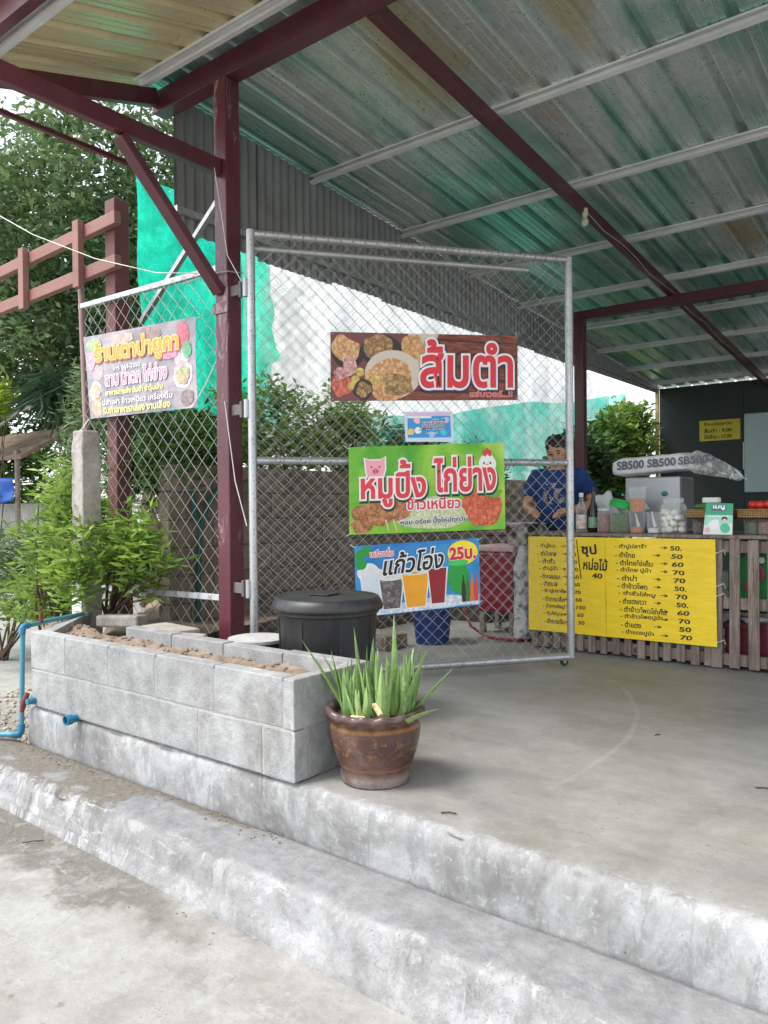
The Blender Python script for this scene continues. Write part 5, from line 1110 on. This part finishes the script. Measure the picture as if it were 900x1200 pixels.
# ------------------------------------------------------------------ blue PVC pipe and drain stub
PVC = weathered('blue_pvc', srgb(76, 142, 160), srgb(60, 92, 100), rough=.35, amount=.35, scale=5); PVCD = plain('blue_pvc_fitting', srgb(40, 112, 146), .35)
pp = thing('water_pipe', 'blue PVC water pipe bending round the end of the planter to the ground', 'pipe', (-3.93, 1.97, -.3))
A = [(-4.32, 2.52, .375), (-4.0, 2.09, .392), (-3.925, 1.99, .392)]
MB().tube([(-4.25, 2.50, .372), (-4.05, 2.20, .388), (-3.925, 1.985, .392)], .0125, 12).build('pipe', PVC, pp, smooth=True)
MB().tube([(-3.912, 1.965, .385), (-3.905, 1.955, .10), (-3.89, 1.94, -.13)], .0125, 12).build('pipe', PVC, pp, smooth=True)
MB().tube([(-3.90, 1.93, -.155), (-4.25, 1.78, -.178), (-4.7, 1.55, -.20)], .0125, 12).build('pipe', PVC, pp, smooth=True)
for e in ([(-3.94, 2.01, .392), (-3.922, 1.975, .393), (-3.912, 1.963, .385), (-3.910, 1.960, .355)], [(-3.892, 1.943, -.105), (-3.889, 1.938, -.14), (-3.895, 1.934, -.153), (-3.93, 1.918, -.158)]):
    MB().tube(e, .0175, 12).build('elbow', PVCD, pp, smooth=True)
MB().tube([(-3.98, 2.10, .392), (-3.98, 2.10, .45)], .011, 10).build('standpipe', plain('rusty_brown', srgb(110, 56, 44), .7), pp, smooth=True)
t = thing('drain_stub', 'short blue drain pipe stub poking out of the planter foot', 'pipe stub', (-3.40, 1.94, .0))
mb = MB().lathe((0, 0, 0), [(.019, -.05), (.019, .025), (.0245, .027), (.0245, .058), (.020, .058), (.020, .03), (.0165, .028), (.0165, -.05)], 24, closed=False)
mb.v = [(-3.40 + a, 1.963 - c, .004 + b) for a, b, c in mb.v]; mb.build('stub', PVCD, t, smooth=True)
t = thing('tap_stub', 'old brown tap fitting with a blue collar on the planter corner', 'tap', (-3.80, 1.95, .02))
MB().tube([(-3.79, 1.97, .03), (-3.79, 1.92, .03)], .016, 10).build('collar', PVCD, t, smooth=True); MB().tube([(-3.83, 1.945, .065), (-3.84, 1.93, .02), (-3.85, 1.925, -.03)], [.012, .018, .010], 10).build('spout', MATS['rusty_brown'], t, smooth=True)

# gravel and litter on the ground by the steps' end
GRV = concrete('gravel_stone', srgb(120, 112, 102), srgb(162, 154, 142), srgb(196, 190, 180), scale=8, bump=.5)
mb = MB(); r = random.Random(21)
for i in range(900):
    x = r.uniform(-5.6, -4.0); y = r.uniform(1.9, 3.0) ; rad = r.uniform(.006, .022)
    mb.ell((x, y, gz(x)+rad*.3), (rad, rad*r.uniform(.6, 1.1), rad*.6), 6, 4, jit=.5, seed=i)
o = mb.build('gravel', GRV); tag(o, 'loose grey gravel on the ground at the end of the steps', 'gravel', None, 'stuff')
mb = MB()
for i in range(300):
    x = r.uniform(-4.3, -1.9) if i % 3 else r.uniform(-4.3, -3.2); k = r.random(); y = 1.945 - abs(r.gauss(0, .045)) if i % 2 else 1.635 - abs(r.gauss(0, .10)); z = -.192 if i % 2 else gz(x); rad = r.uniform(.0015, .0055)
    mb.ell((x, y, z+rad*.2), (rad*1.3, rad, rad*.5), 5, 3, jit=.6, seed=i)
o = mb.build('dirt_crumbs', concrete('dirt_crumb', srgb(98, 88, 76), srgb(128, 116, 100), srgb(150, 138, 122), scale=9)); tag(o, 'dry dirt crumbs swept along the step foot', 'dirt', None, 'stuff')
for i, (x, y, z, L, a) in enumerate([(-1.38, 2.06, .004, .05, .5), (-.62, 2.9, .004, .06, .3), (-3.05, 1.52, -.345, .08, .9), (-1.10, 3.3, .004, .03, 1.2)]):
    one(MB().tube([(x, y, z), (x+L*math.cos(a)*.5, y+L*math.sin(a)*.5, z+.003), (x+L*math.cos(a), y+L*math.sin(a), z)], .0025, 5), 'twig', plain('dark_twig', (.05, .035, .025), .8, bump=0), ['dark twig lying on the cement floor beside the pot', 'dark twig lying on the open cement floor by the gate scratch', 'dark twig in the dirt at the foot of the step', 'tiny dark twig on the cement floor'][i], 'twig', (x, y, z))

# ------------------------------------------------------------------ side wall of rough blocks
sw_ = thing('side_block_wall', 'rough unplastered block wall along the side of the stall below the shrubs', 'wall', (-4.42, 6.0, -.3))
WBLK = concrete('brown_block', srgb(100, 88, 76), srgb(144, 130, 114), srgb(172, 158, 142), scale=3, stain=srgb(70, 60, 50), stain_amt=.7, bump=.8, objrand=.4)
MB().box(-4.475, -4.365, 3.22, 9.36, -.3, 1.30).build('mortar_core', concrete('brown_mortar', srgb(80, 70, 62), srgb(110, 100, 90), srgb(130, 120, 110), 4), sw_)
me0 = None
for c_ in range(8):
    z0 = -.25 + c_*.195; y = 3.2 + (.2 if c_ % 2 else 0) - .2
    while y < 9.3:
        y1 = y + .39
        o = MB().box(-4.482 + .004*nz(y, c_, 0, 3), -4.357 + .006*nz(y, c_, 5, 3), max(3.2, y)+.005, y1-.005, z0+.005, z0+.19).build('block', WBLK, sw_, bevel=.008)
        y = y1
t = thing('garden_hose', 'dark green garden hose looped over the rough block wall', 'hose', (-4.32, 3.42, .3))
MB().tube([(-4.33, 3.42, .20), (-4.33, 3.43, .55), (-4.32, 3.44, .85), (-4.31, 3.50, 1.02), (-4.31, 3.62, 1.16), (-4.34, 3.70, 1.27)], .018, 10).build('hose', plain('green_hose', srgb(30, 84, 76), .5), t, smooth=True)
MB().tube([(-4.32, 3.44, .86), (-4.31, 3.38, 1.0), (-4.30, 3.36, 1.12)], .018, 10).build('hose', MATS['green_hose'], t, smooth=True)

# ------------------------------------------------------------------ far shelter at the end of the road
st = thing('roadside_shelter', 'low shelter with a brown thatch roof and a blue tarpaulin beyond the trees', 'shelter', (-12.2, 6.3, -.25))
MB().box(-13.8, -11.3, 6.0, 6.2, -.25, 1.1).build('wall', concrete('shelter_wall', srgb(120, 120, 116), srgb(160, 160, 154), srgb(186, 186, 180), 1), st)
MB().grid(lambda u, v: (-14.2 + 3.05*u, 5.6 + .9*v, 1.78 + .5*v + .03*fbm(u*9, v*3, 0, 2)), 30, 8).build('roof', plain('thatch', srgb(136, 118, 100), .9, scale=9, bump=.9, c2=srgb(90, 76, 62)), st, solid=.06)
MB().grid(lambda u, v: (-14.1 + 2.75*u, 5.55 + .04*math.sin(u*14) + .05*fbm(u*5, v*3, 1, 1), 1.10 + .38*v + .06*math.sin(u*7)*(1-v)), 40, 8).build('tarpaulin', plain('blue_tarp', srgb(28, 84, 170), .45, scale=3), st, smooth='all', solid=.004)
for x in (-14.0, -12.7, -11.35): MB().tube([(x, 5.65, -.3), (x, 5.65, 1.9)], .04, 8).build('pole', WOODG, st)
MB().tube([(-13.9, 5.5, 2.25), (-11.0, 5.7, 2.52)], .03, 8).build('pole', GALV, st); MB().tube([(-12.6, 5.5, 2.0), (-11.2, 5.6, 2.45)], .025, 8).build('pole', GALV, st)

# ------------------------------------------------------------------ the vendor
def fused(name, mb, mat, par, voxel, smooth_it=3):
    """fuse overlapping volumes into one continuous skin"""
    tmp = mb.build('tmp_fuse', mat, None, local=True); md = tmp.modifiers.new('r', 'REMESH'); md.mode = 'VOXEL'; md.voxel_size = voxel
    m2 = tmp.modifiers.new('s', 'SMOOTH'); m2.iterations = smooth_it; m2.factor = .5
    bpy.context.view_layer.update(); me = bpy.data.meshes.new_from_object(tmp.evaluated_get(bpy.context.evaluated_depsgraph_get())); bpy.data.objects.remove(tmp)
    me.polygons.foreach_set('use_smooth', [True]*len(me.polygons)); me.name = name
    o = bpy.data.objects.new(name, me); COL.objects.link(o); o.parent = par; return o
def loft(mb, rings, n=24):
    vs = []
    for (x, y, z), rx, ry in rings:
        for k in range(n):
            a = 2*math.pi*k/n; vs.append((x + rx*math.cos(a), y + ry*math.sin(a), z))
    N = len(rings); mb.add(vs, [(i*n+k, i*n+(k+1) % n, (i+1)*n+(k+1) % n, (i+1)*n+k) for i in range(N-1) for k in range(n)] + [tuple(range(n))[::-1], tuple((N-1)*n+k for k in range(n))]); return mb
per = thing('person', 'vendor in a navy printed T-shirt with short dark hair looking down behind the counter', 'person', (-2.68, 5.74, 0), rotz=math.radians(12))
SKIN = plain('skin', srgb(198, 144, 116), .5, var=.10, scale=5, bump=.08)
mb = MB()
loft(mb, [((0, .0, .84), .165, .115), ((0, .0, .95), .155, .11), ((0, -.01, 1.08), .160, .115), ((0, -.005, 1.18), .165, .11), ((0, .0, 1.26), .12, .08), ((0, .0, 1.30), .06, .055)])
mb.tube([(0, .0, 1.27), (0, -.012, 1.33), (0, -.03, 1.38)], [.056, .050, .05], 14)
# head tipped forward and a little to her right
HT = Matrix.Translation((0, -.035, 1.425)) @ Matrix.Rotation(math.radians(22), 4, 'X') @ Matrix.Rotation(math.radians(-6), 4, 'Y')
hd = MB(); hd.ell((0, .005, .02), (.076, .094, .098), 24, 18); hd.ell((0, -.022, -.045), (.060, .066, .066), 20, 14); hd.ell((0, -.045, -.088), (.028, .026, .022), 12, 8)
hd.tube([(0, -.088, .012), (0, -.104, -.022), (0, -.106, -.034)], [.009, .013, .012], 10); hd.ell((0, -.094, -.038), (.019, .012, .009), 10, 8)
for s_ in (-1, 1):
    hd.ell((s_*.078, .012, -.01), (.010, .020, .030), 10, 8); hd.ell((s_*.042, -.066, -.028), (.024, .020, .022), 10, 8); hd.ell((s_*.034, -.080, .030), (.026, .010, .009), 10, 8)
hd.ell((0, -.086, -.066), (.024, .010, .0065), 10, 8); hd.ell((0, -.084, -.076), (.020, .010, .0065), 10, 8)
mb.add([HT @ Vector(v) for v in hd.v], hd.f)
arms = {-1: [(-.165, .0, 1.235), (-.225, -.01, 1.12), (-.245, -.04, 1.0), (-.205, -.16, .965), (-.145, -.27, .955)], 1: [(.165, .0, 1.235), (.235, -.01, 1.13), (.285, -.035, 1.02), (.215, -.15, .975), (.12, -.255, .955)]}
for s_, P_ in arms.items():
    mb.tube(P_, [.058, .050, .040, .037, .027], 14)
    w = Vector(P_[-1]); d = (w - Vector(P_[-2])).normalized(); d = (d + Vector((-s_*.25, -.25, -.25))).normalized(); sdv = d.cross(Vector((0, 0, 1))).normalized()*s_; upv = sdv.cross(d)*s_
    mb.tube([w - d*.01, w + d*.03, w + d*.075], [.026, .034, .033], 12)
    for k, (o_, L) in enumerate(((-.027, .060), (-.009, .070), (.009, .067), (.026, .052))):
        b0 = w + d*.072 + sdv*o_; b1 = b0 + d*L*.5; b2 = b1 + (d*.6 - abs(upv.z)*Vector((0, 0, .8))).normalized()*L*.5
        mb.tube([b0, b1, b2], [.0095, .009, .0075], 8)
    th0 = w + d*.025 - sdv*.030; mb.tube([th0, th0 + d*.030 - sdv*.018, th0 + d*.055 - sdv*.012], [.012, .0105, .0085], 8)
for s_ in (-1, 1):
    mb.tube([(s_*.085, .0, .90), (s_*.09, -.005, .70), (s_*.09, .0, .47), (s_*.09, .015, .28), (s_*.09, .01, .07)], [.088, .082, .056, .052, .036], 14); loft(mb, [((s_*.095, -.04, .01), .042, .10), ((s_*.095, -.03, .04), .040, .09), ((s_*.093, .0, .075), .034, .045)])
fused('body', mb, SKIN, per, .0065, 2)
# clothes
def shirtmat():
    n = NT('navy_tshirt'); xyz = n.sep(); f = n.val(n.noise(26, 4, .6), .50, .56)
    m = n.math('MULTIPLY', n.val(n.math('ABSOLUTE', xyz[0]), .08, .10, 1, 0), n.math('MULTIPLY', n.val(xyz[2], 1.0, 1.02), n.val(xyz[2], 1.17, 1.19, 1, 0))); m = n.math('MULTIPLY', m, n.val(xyz[1], -.06, -.04, 1, 0))
    c = n.mix(n.math('MULTIPLY', m, f), n.ramp(n.noise(8, 4), [(.3, srgb(34, 56, 104)), (.7, srgb(50, 80, 136))]), srgb(166, 156, 150)); wr = n.noise(7, 4, .6, n.mapped((1, 1, .6)))
    return n.done(n.bsdf(c, .85, 0, wr, .8, .03, .2))
sm_ = MB()
loft(sm_, [((0, .0, .80), .190, .138), ((0, .0, .92), .180, .130), ((0, -.01, 1.06), .182, .134), ((0, -.008, 1.17), .186, .128), ((0, .0, 1.245), .150, .098), ((0, .0, 1.285), .082, .072)])
for s_, P_ in arms.items(): sm_.tube([(s_*.10, 0, 1.225), *P_[:2], tuple(Vector(P_[1]).lerp(Vector(P_[2]), .45))], [.075, .076, .069, .068], 16)
fused('t_shirt', sm_, shirtmat(), per, .010, 4)
tm = MB(); loft(tm, [((0, .0, .78), .176, .128), ((0, .0, .86), .172, .125), ((0, .0, .90), .16, .118)])
for s_ in (-1, 1): tm.tube([(s_*.085, .0, .84), (s_*.09, -.005, .68), (s_*.09, .0, .45), (s_*.09, .01, .10)], [.10, .096, .072, .058], 14)
fused('trousers', tm, plain('dark_navy_cloth', srgb(22, 28, 52), .9, scale=8), per, .012, 3)
hm = MB(); hm.ell((0, .022, .042), (.086, .098, .090), 24, 18, None, .12, 2); hm.ell((0, .075, .0), (.070, .050, .085), 18, 12, None, .2, 4)
for i in range(46):
    a = 2.4*i; e = .25 + .9*((i*7) % 10)/10; q = Vector((.080*math.cos(a)*math.cos(e), .022 + .090*math.sin(a)*math.cos(e), .042 + .086*math.sin(e)))
    if q.y < -.05 and q.z < .07: continue
    hm.ell(q, (.022, .020, .018), 8, 6, None, .4, i)
hm2 = MB(); hm2.add([HT @ Vector(v) for v in hm.v], hm.f)
fused('hair', hm2, plain('dark_hair', (.022, .016, .013), .55, var=.4, scale=60, bump=.5, bscale=120), per, .007, 1)
for s_ in (-1, 1):
    e1 = MB().ell((s_*.032, -.083, .012), (.014, .006, .005), 10, 8); MB().add([HT @ Vector(v) for v in e1.v], e1.f).build('eye', plain('eye_dark', (.02, .015, .012), .3, bump=0), per, smooth='all', local=True)
    e1 = MB().ell((s_*.034, -.090, .038), (.020, .004, .004), 10, 6); MB().add([HT @ Vector(v) for v in e1.v], e1.f).build('eyebrow', MATS['dark_hair'], per, smooth='all', local=True)
e1 = MB().ell((0, -.0945, -.071), (.021, .004, .006), 10, 6); MB().add([HT @ Vector(v) for v in e1.v], e1.f).build('lips', plain('lips', srgb(140, 74, 66), .5, bump=0), per, smooth='all', local=True)

# ------------------------------------------------------------------ vegetation
def leaves(name, mat, par, C_, L, Wd, seed, upbias=.6, dirs=None, droop=0.0):
    """one small folded face pair per leaf; C_ centres, L lengths"""
    rg = np.random.default_rng(seed); N = len(C_); C_ = np.asarray(C_, float)
    d = rg.normal(size=(N, 3)) if dirs is None else np.asarray(dirs, float) + rg.normal(size=(N, 3))*.35
    d[:, 2] = d[:, 2]*.55 - droop; d /= np.linalg.norm(d, axis=1, keepdims=True)
    nn = rg.normal(size=(N, 3))*(1-upbias); nn[:, 2] += upbias; nn -= d*(nn*d).sum(1, keepdims=True); nn /= np.linalg.norm(nn, axis=1, keepdims=True) + 1e-9
    sd = np.cross(d, nn); l = (np.asarray(L)*rg.uniform(.7, 1.25, N))[:, None] if np.ndim(L) == 0 else np.asarray(L)[:, None]; w = l*Wd
    off = np.array(root_loc(par)) if par is not None else np.zeros(3)
    C_ = C_ - off
    V = np.stack([C_, C_ + d*l*.45 + sd*w*.5 + nn*w*.14, C_ + d*l - nn*l*.06, C_ + d*l*.45 - sd*w*.5 + nn*w*.14], 1).reshape(-1, 3)
    me = bpy.data.meshes.new(name); me.vertices.add(N*4); me.vertices.foreach_set('co', V.ravel()); me.loops.add(N*6); me.polygons.add(N*2)
    idx = np.arange(N)[:, None]*4 + np.array([[0, 1, 2, 0, 2, 3]]); me.loops.foreach_set('vertex_index', idx.ravel()); me.polygons.foreach_set('loop_start', np.arange(N*2)*3); me.polygons.foreach_set('loop_total', np.full(N*2, 3)); me.update(calc_edges=True); me.validate()
    me.materials.append(mat); o = bpy.data.objects.new(name, me); COL.objects.link(o); o.parent = par; o['kind'] = 'stuff'; return o
def clump_pts(c, rad, nclump, per_, spread, seed, shell=.45, flat=.7):
    rg = np.random.default_rng(seed); u = rg.normal(size=(nclump, 3)); u /= np.linalg.norm(u, axis=1, keepdims=True); k = (shell + (1-shell)*rg.random(nclump))[:, None]
    cc = np.array(c) + u*k*np.array(rad)*(1 + .25*rg.normal(size=(nclump, 1)))
    p = cc[:, None, :] + rg.normal(size=(nclump, per_, 3))*np.array([1, 1, flat])*spread*rg.uniform(.6, 1.3, (nclump, 1, 1)); return p.reshape(-1, 3), cc
BARK = weathered('tree_bark', srgb(98, 80, 64), srgb(56, 46, 38), rough=.9, amount=.8, scale=6, bump=.8)
def tree(label, base, top, r0, crown_c, crown_r, nclump, per_, spread, L, mat, seed, nlimb=9, group=None, Wd=.42):
    t = thing('tree', label, 'tree', base, group); rg = random.Random(seed); b = Vector(base); tp = Vector(top); pts = []
    for i in range(9):
        q = b.lerp(tp, i/8) + Vector((rg.uniform(-.12, .12), rg.uniform(-.12, .12), 0))*(i > 0); pts.append(q)
    MB().tube(pts, [r0*(1.25 if i == 0 else 1 - .55*i/8) for i in range(9)], 12).build('trunk', BARK, t, smooth='all')
    P_, cc = clump_pts(crown_c, crown_r, nclump, per_, spread, seed)
    for i in range(nlimb):
        e = Vector(cc[i*3 % len(cc)]); s_ = b.lerp(tp, rg.uniform(.45, 1)); m_ = s_.lerp(e, .5) + Vector((rg.uniform(-.3, .3), rg.uniform(-.3, .3), rg.uniform(.0, .4)))
        MB().tube([s_, s_.lerp(m_, .5), m_, m_.lerp(e, .6), e], [r0*.38, r0*.3, r0*.22, r0*.13, r0*.05], 7).build('limb', BARK, t, smooth='all')
    leaves('crown', mat, t, P_, L, Wd, seed, .65, droop=.15); return t
LEAF_D = leafmat('leaf_deep', srgb(24, 44, 22), srgb(74, 104, 58), trans=.22); LEAF_M = leafmat('leaf_mid', srgb(42, 74, 30), srgb(104, 140, 66), trans=.30); LEAF_B = leafmat('leaf_bright', srgb(50, 84, 30), srgb(146, 176, 80), trans=.38)
LEAF_S = leafmat('leaf_silver', srgb(44, 68, 36), srgb(126, 152, 102), trans=.25); LEAF_Y = leafmat('leaf_lime', srgb(96, 130, 40), srgb(170, 190, 76), trans=.45)
TG = 'trees beyond the fence'
tree('large broad tree with a pale trunk rising beyond the roadside shelter', (-12.6, 7.0, -.3), (-12.2, 7.4, 4.4), .20, (-12.4, 7.1, 5.6), (2.9, 2.9, 2.9), 250, 100, .27, .16, LEAF_S, 31, 14, TG)
tree('darker slender tree standing close behind the trellis', (-10.4, 7.6, -.3), (-10.2, 7.5, 3.6), .13, (-10.1, 7.4, 4.2), (1.5, 1.6, 1.9), 150, 90, .25, .14, LEAF_D, 32, 9, TG)
tree('old leaning tree with twin limbs at the edge of the road', (-15.5, 8.5, -.3), (-14.9, 9.2, 4.5), .24, (-14.8, 9.5, 4.8), (3.2, 3.2, 2.6), 170, 90, .33, .19, LEAF_D, 33, 12, TG)
tree('tall tree with light green leaves far along the road', (-20.5, 7.5, -.2), (-20.2, 7.9, 6.5), .25, (-20, 8.0, 6.8), (3.6, 3.6, 3.0), 150, 85, .45, .24, LEAF_M, 34, 10, TG)
tree('dense dark tree filling the gap behind the roadside shelter', (-17.5, 13.0, -.2), (-17.2, 13.2, 4.2), .24, (-17, 13, 4.8), (4.0, 4.0, 3.6), 260, 85, .46, .24, LEAF_D, 35, 10, TG)
tree('leaning tree with a brown trunk just beyond the trellis post', (-8.6, 6.0, -.3), (-8.9, 6.3, 3.2), .11, (-9.0, 6.6, 3.7), (1.0, 1.2, 1.0), 80, 80, .22, .12, LEAF_D, 36, 7, TG)
def shrub(label, base, stems, clumps, L, Wd, mat, seed, spread=.07, per_=26, cat='shrub', group=None, up_=.5, dr=0.0):
    t = thing('shrub', label, cat, base, group); rg = random.Random(seed); b = Vector(base); P_ = []; D_ = []
    g2 = np.random.default_rng(seed)
    for i, c in enumerate(clumps):
        c = Vector(c); m_ = b.lerp(c, .5) + Vector((rg.uniform(-.08, .08), rg.uniform(-.08, .08), .04))
        if i < stems: MB().tube([b + Vector((rg.uniform(-.05, .05), rg.uniform(-.05, .05), 0)), m_, c], [.012, .009, .004], 6).build('stem', BARK, t, smooth='all')
        dd = g2.normal(size=(per_, 3)); dd[:, 2] = np.abs(dd[:, 2])*.8 - dr; dd /= np.linalg.norm(dd, axis=1, keepdims=True)
        P_.append(np.array(c) + dd*spread*.4*g2.random((per_, 1)) + g2.normal(size=(per_, 3))*spread*.5); D_.append(dd)
    leaves('foliage', mat, t, np.vstack(P_), L, Wd, seed, up_, np.vstack(D_)); return t
def rand_clumps(c, rad, n, seed):
    rg = np.random.default_rng(seed); u = rg.normal(size=(n, 3)); u /= np.linalg.norm(u, axis=1, keepdims=True); return [tuple(q) for q in np.array(c) + u*np.array(rad)*(rg.random((n, 1))**.45)]
shrub('bright green shrub with pointed leaves growing against the concrete post', (-4.42, 2.76, .25), 14, rand_clumps((-4.14, 2.78, .70), (.32, .11, .26), 46, 3) + rand_clumps((-4.30, 2.50, .66), (.15, .06, .28), 20, 4) + rand_clumps((-4.62, 2.66, .95), (.20, .14, .34), 34, 8), .095, .25, LEAF_B, 41, .10, 24)
shrub('tall leafy shrub spilling over the roadside left of the concrete post', (-5.5, 3.0, -.2), 16, rand_clumps((-5.15, 2.98, .80), (.36, .30, .52), 70, 5) + rand_clumps((-5.65, 3.0, .35), (.55, .35, .24), 40, 15), .10, .24, LEAF_B, 42, .09, 24)
shrub('low feathery grey-green shrub by the road edge', (-6.7, 3.2, -.3), 8, rand_clumps((-6.6, 3.2, .42), (.8, .45, .42), 90, 6), .11, .20, LEAF_S, 43, .12, 26)
shrub('pale tiered shrub with fine spreading leaves behind the fence post', (-8.3, 5.0, -.25), 10, [(-8.3 + .5*math.sin(i*2.4)*(1-i/70) + .1, 4.95 + .45*math.cos(i*2.4)*(1-i/70), 1.0 + i*.024) for i in range(70)], .10, .22, LEAF_S, 44, .16, 40, dr=.5)
shrub('dark drooping strap-leaved plant hanging beside the tree trunk', (-9.9, 5.6, .8), 4, [(-9.95 + .2*math.sin(i), 5.55 + .2*math.cos(i*1.3), 2.6 + .06*(i % 6)) for i in range(14)], .62, .07, leafmat('leaf_strap', srgb(30, 52, 34), srgb(60, 88, 58)), 45, .10, 22, 'plant', dr=2.4)
shrub('lime green sunlit bush beyond the roadside shelter', (-11.6, 5.4, -.2), 6, rand_clumps((-11.9, 5.3, 2.65), (.7, .6, .35), 60, 9), .14, .4, LEAF_Y, 46, .14, 26)
# hedge on top of the side wall: separate bushes
HG = 'hedge bushes above the side wall'
hl = ['dense hedge bush above the block wall next to the maroon column', 'dense hedge bush above the block wall behind the gate hinge', 'rounded hedge bush above the block wall behind the papaya salad banner', 'hedge bush above the block wall behind the grilled pork banner', 'dark hedge bush above the block wall behind the vendor']
for i, y in enumerate((3.55, 4.4, 5.35, 6.4, 7.6)):
    top = (1.55, 1.98, 1.95, 1.72, 1.55)[i]
    shrub(hl[i], (-4.62, y, 1.0 if i else .9), 7, rand_clumps((-4.62, y, (1.1+top)/2), (.30, .60, (top-1.0)/2 + .12), 150, 50+i), .075, .38, LEAF_B if i in (1, 2) else LEAF_M, 60+i, .10, 26, 'hedge', HG)
RG_ = 'bushes behind the vendor'
for i, (y, z, c_, lab) in enumerate([(9.9, 1.15, LEAF_D, 'dark leafy bush behind the rear maroon column'), (10.9, 1.35, LEAF_M, 'glossy leafy bush beside the dark rear wall'), (11.6, 1.9, LEAF_B, 'sunlit leafy bush reaching up to the corner of the rear wall')]):
    shrub(lab, (-4.35, y, -.3), 8, rand_clumps((-4.30, y, z), (.36, .75, .95 if i < 2 else .7), 170, 70+i), .12, .42, c_, 80+i, .14, 28, 'bush', RG_)
# ground cover in the background
r = np.random.default_rng(5); P_ = np.column_stack([r.uniform(-24, -9.0, 9000), r.uniform(6.5, 26, 9000), np.zeros(9000)]); P_ = P_[P_[:, 1] > 6.4]; P_[:, 2] = -.28 + r.random(len(P_))**2*.9
o = leaves('undergrowth', LEAF_M, None, P_, .28, .22, 90, .4); tag(o, 'low wild undergrowth along the far side of the road', 'undergrowth', None, 'stuff')

# more greenery closing the view behind the roadside shelter
shrub('tall wild bush rising behind the thatched roadside shelter', (-15.2, 6.9, -.2), 8, rand_clumps((-15.2, 6.9, 1.5), (1.6, 1.2, 1.6), 190, 91), .20, .40, LEAF_M, 92, .26, 26, 'bush')
shrub('second wild bush farther along the road behind the shelter', (-18.5, 6.6, -.2), 8, rand_clumps((-18.5, 6.6, 1.6), (2.0, 1.6, 1.8), 190, 93), .24, .40, LEAF_D, 94, .32, 26, 'bush')
# loose cables
CBL = plain('grey_cable', (.30, .30, .30), .6, bump=0)
pts = [(-2.325, 5.5 + .35*i, zr(5.5+.35*i) - .17 - .02*math.sin(i*1.9)) for i in range(14)]
one(MB().tube(pts, .005, 6), 'lamp_cable', CBL, 'thin grey cable clipped along the rafter from the lamp holder', 'cable', pts[0], smooth='all')
pts = [(-3.40, 2.84, 2.33), (-3.9, 2.80, 2.42), (-4.5, 2.76, 2.62), (-5.2, 2.72, 2.92), (-6.2, 2.66, 3.45)]
one(MB().tube(pts, .003, 5), 'guy_string', ROPE, 'thin pale string slanting from the maroon column over the trellis', 'string', pts[0], smooth='all')

# ------------------------------------------------------------------ pieces that belong to a part go one level deeper
SUB = {'hinge_pin': 'hinge_plate', 'base_plate': 'column', 'weld_plate': 'column', 'wire_tie': 'column', 'hinge_barrel': 'gate_post', 'caster_wheel': 'caster_bracket', 'limb': 'trunk', 'clod': 'soil',
       'picture': 'vinyl', 'lettering': 'vinyl', 'pig_face': 'vinyl', 'chicken_face': 'vinyl', 'cup_picture': 'vinyl', 'bottle_picture': 'vinyl', 'price_spot': 'vinyl', 'handwriting': 'board', 'board_seam': 'board', 'print': 'card',
       'lid_handle': 'lid', 'rib': 'body', 'label': 'body', 'sticker': 'body', 'printed_shape': 'body', 'spoon': 'contents', 'eye': 'body', 'eyebrow': 'body', 'lips': 'body', 'elbow': 'pipe', 'hinge_strip': 'panel', 'white_paint_patch': 'shaft', 'cap': 'body'}
for root in [o for o in COL.objects if o.parent is None and o.type == 'EMPTY']:
    kids = list(root.children); by = {}
    for c in kids: by.setdefault(c.name.split('.')[0], []).append(c)
    for nm, cs_ in by.items():
        tgt = by.get(SUB.get(nm, '')) or (by.get('card') if nm in ('picture', 'lettering', 'handwriting') else None) or (by.get('film') if nm == 'lettering' else None)
        if not tgt: continue
        for i, c in enumerate(cs_): c.parent = tgt[i] if len(tgt) == len(cs_) else tgt[0]
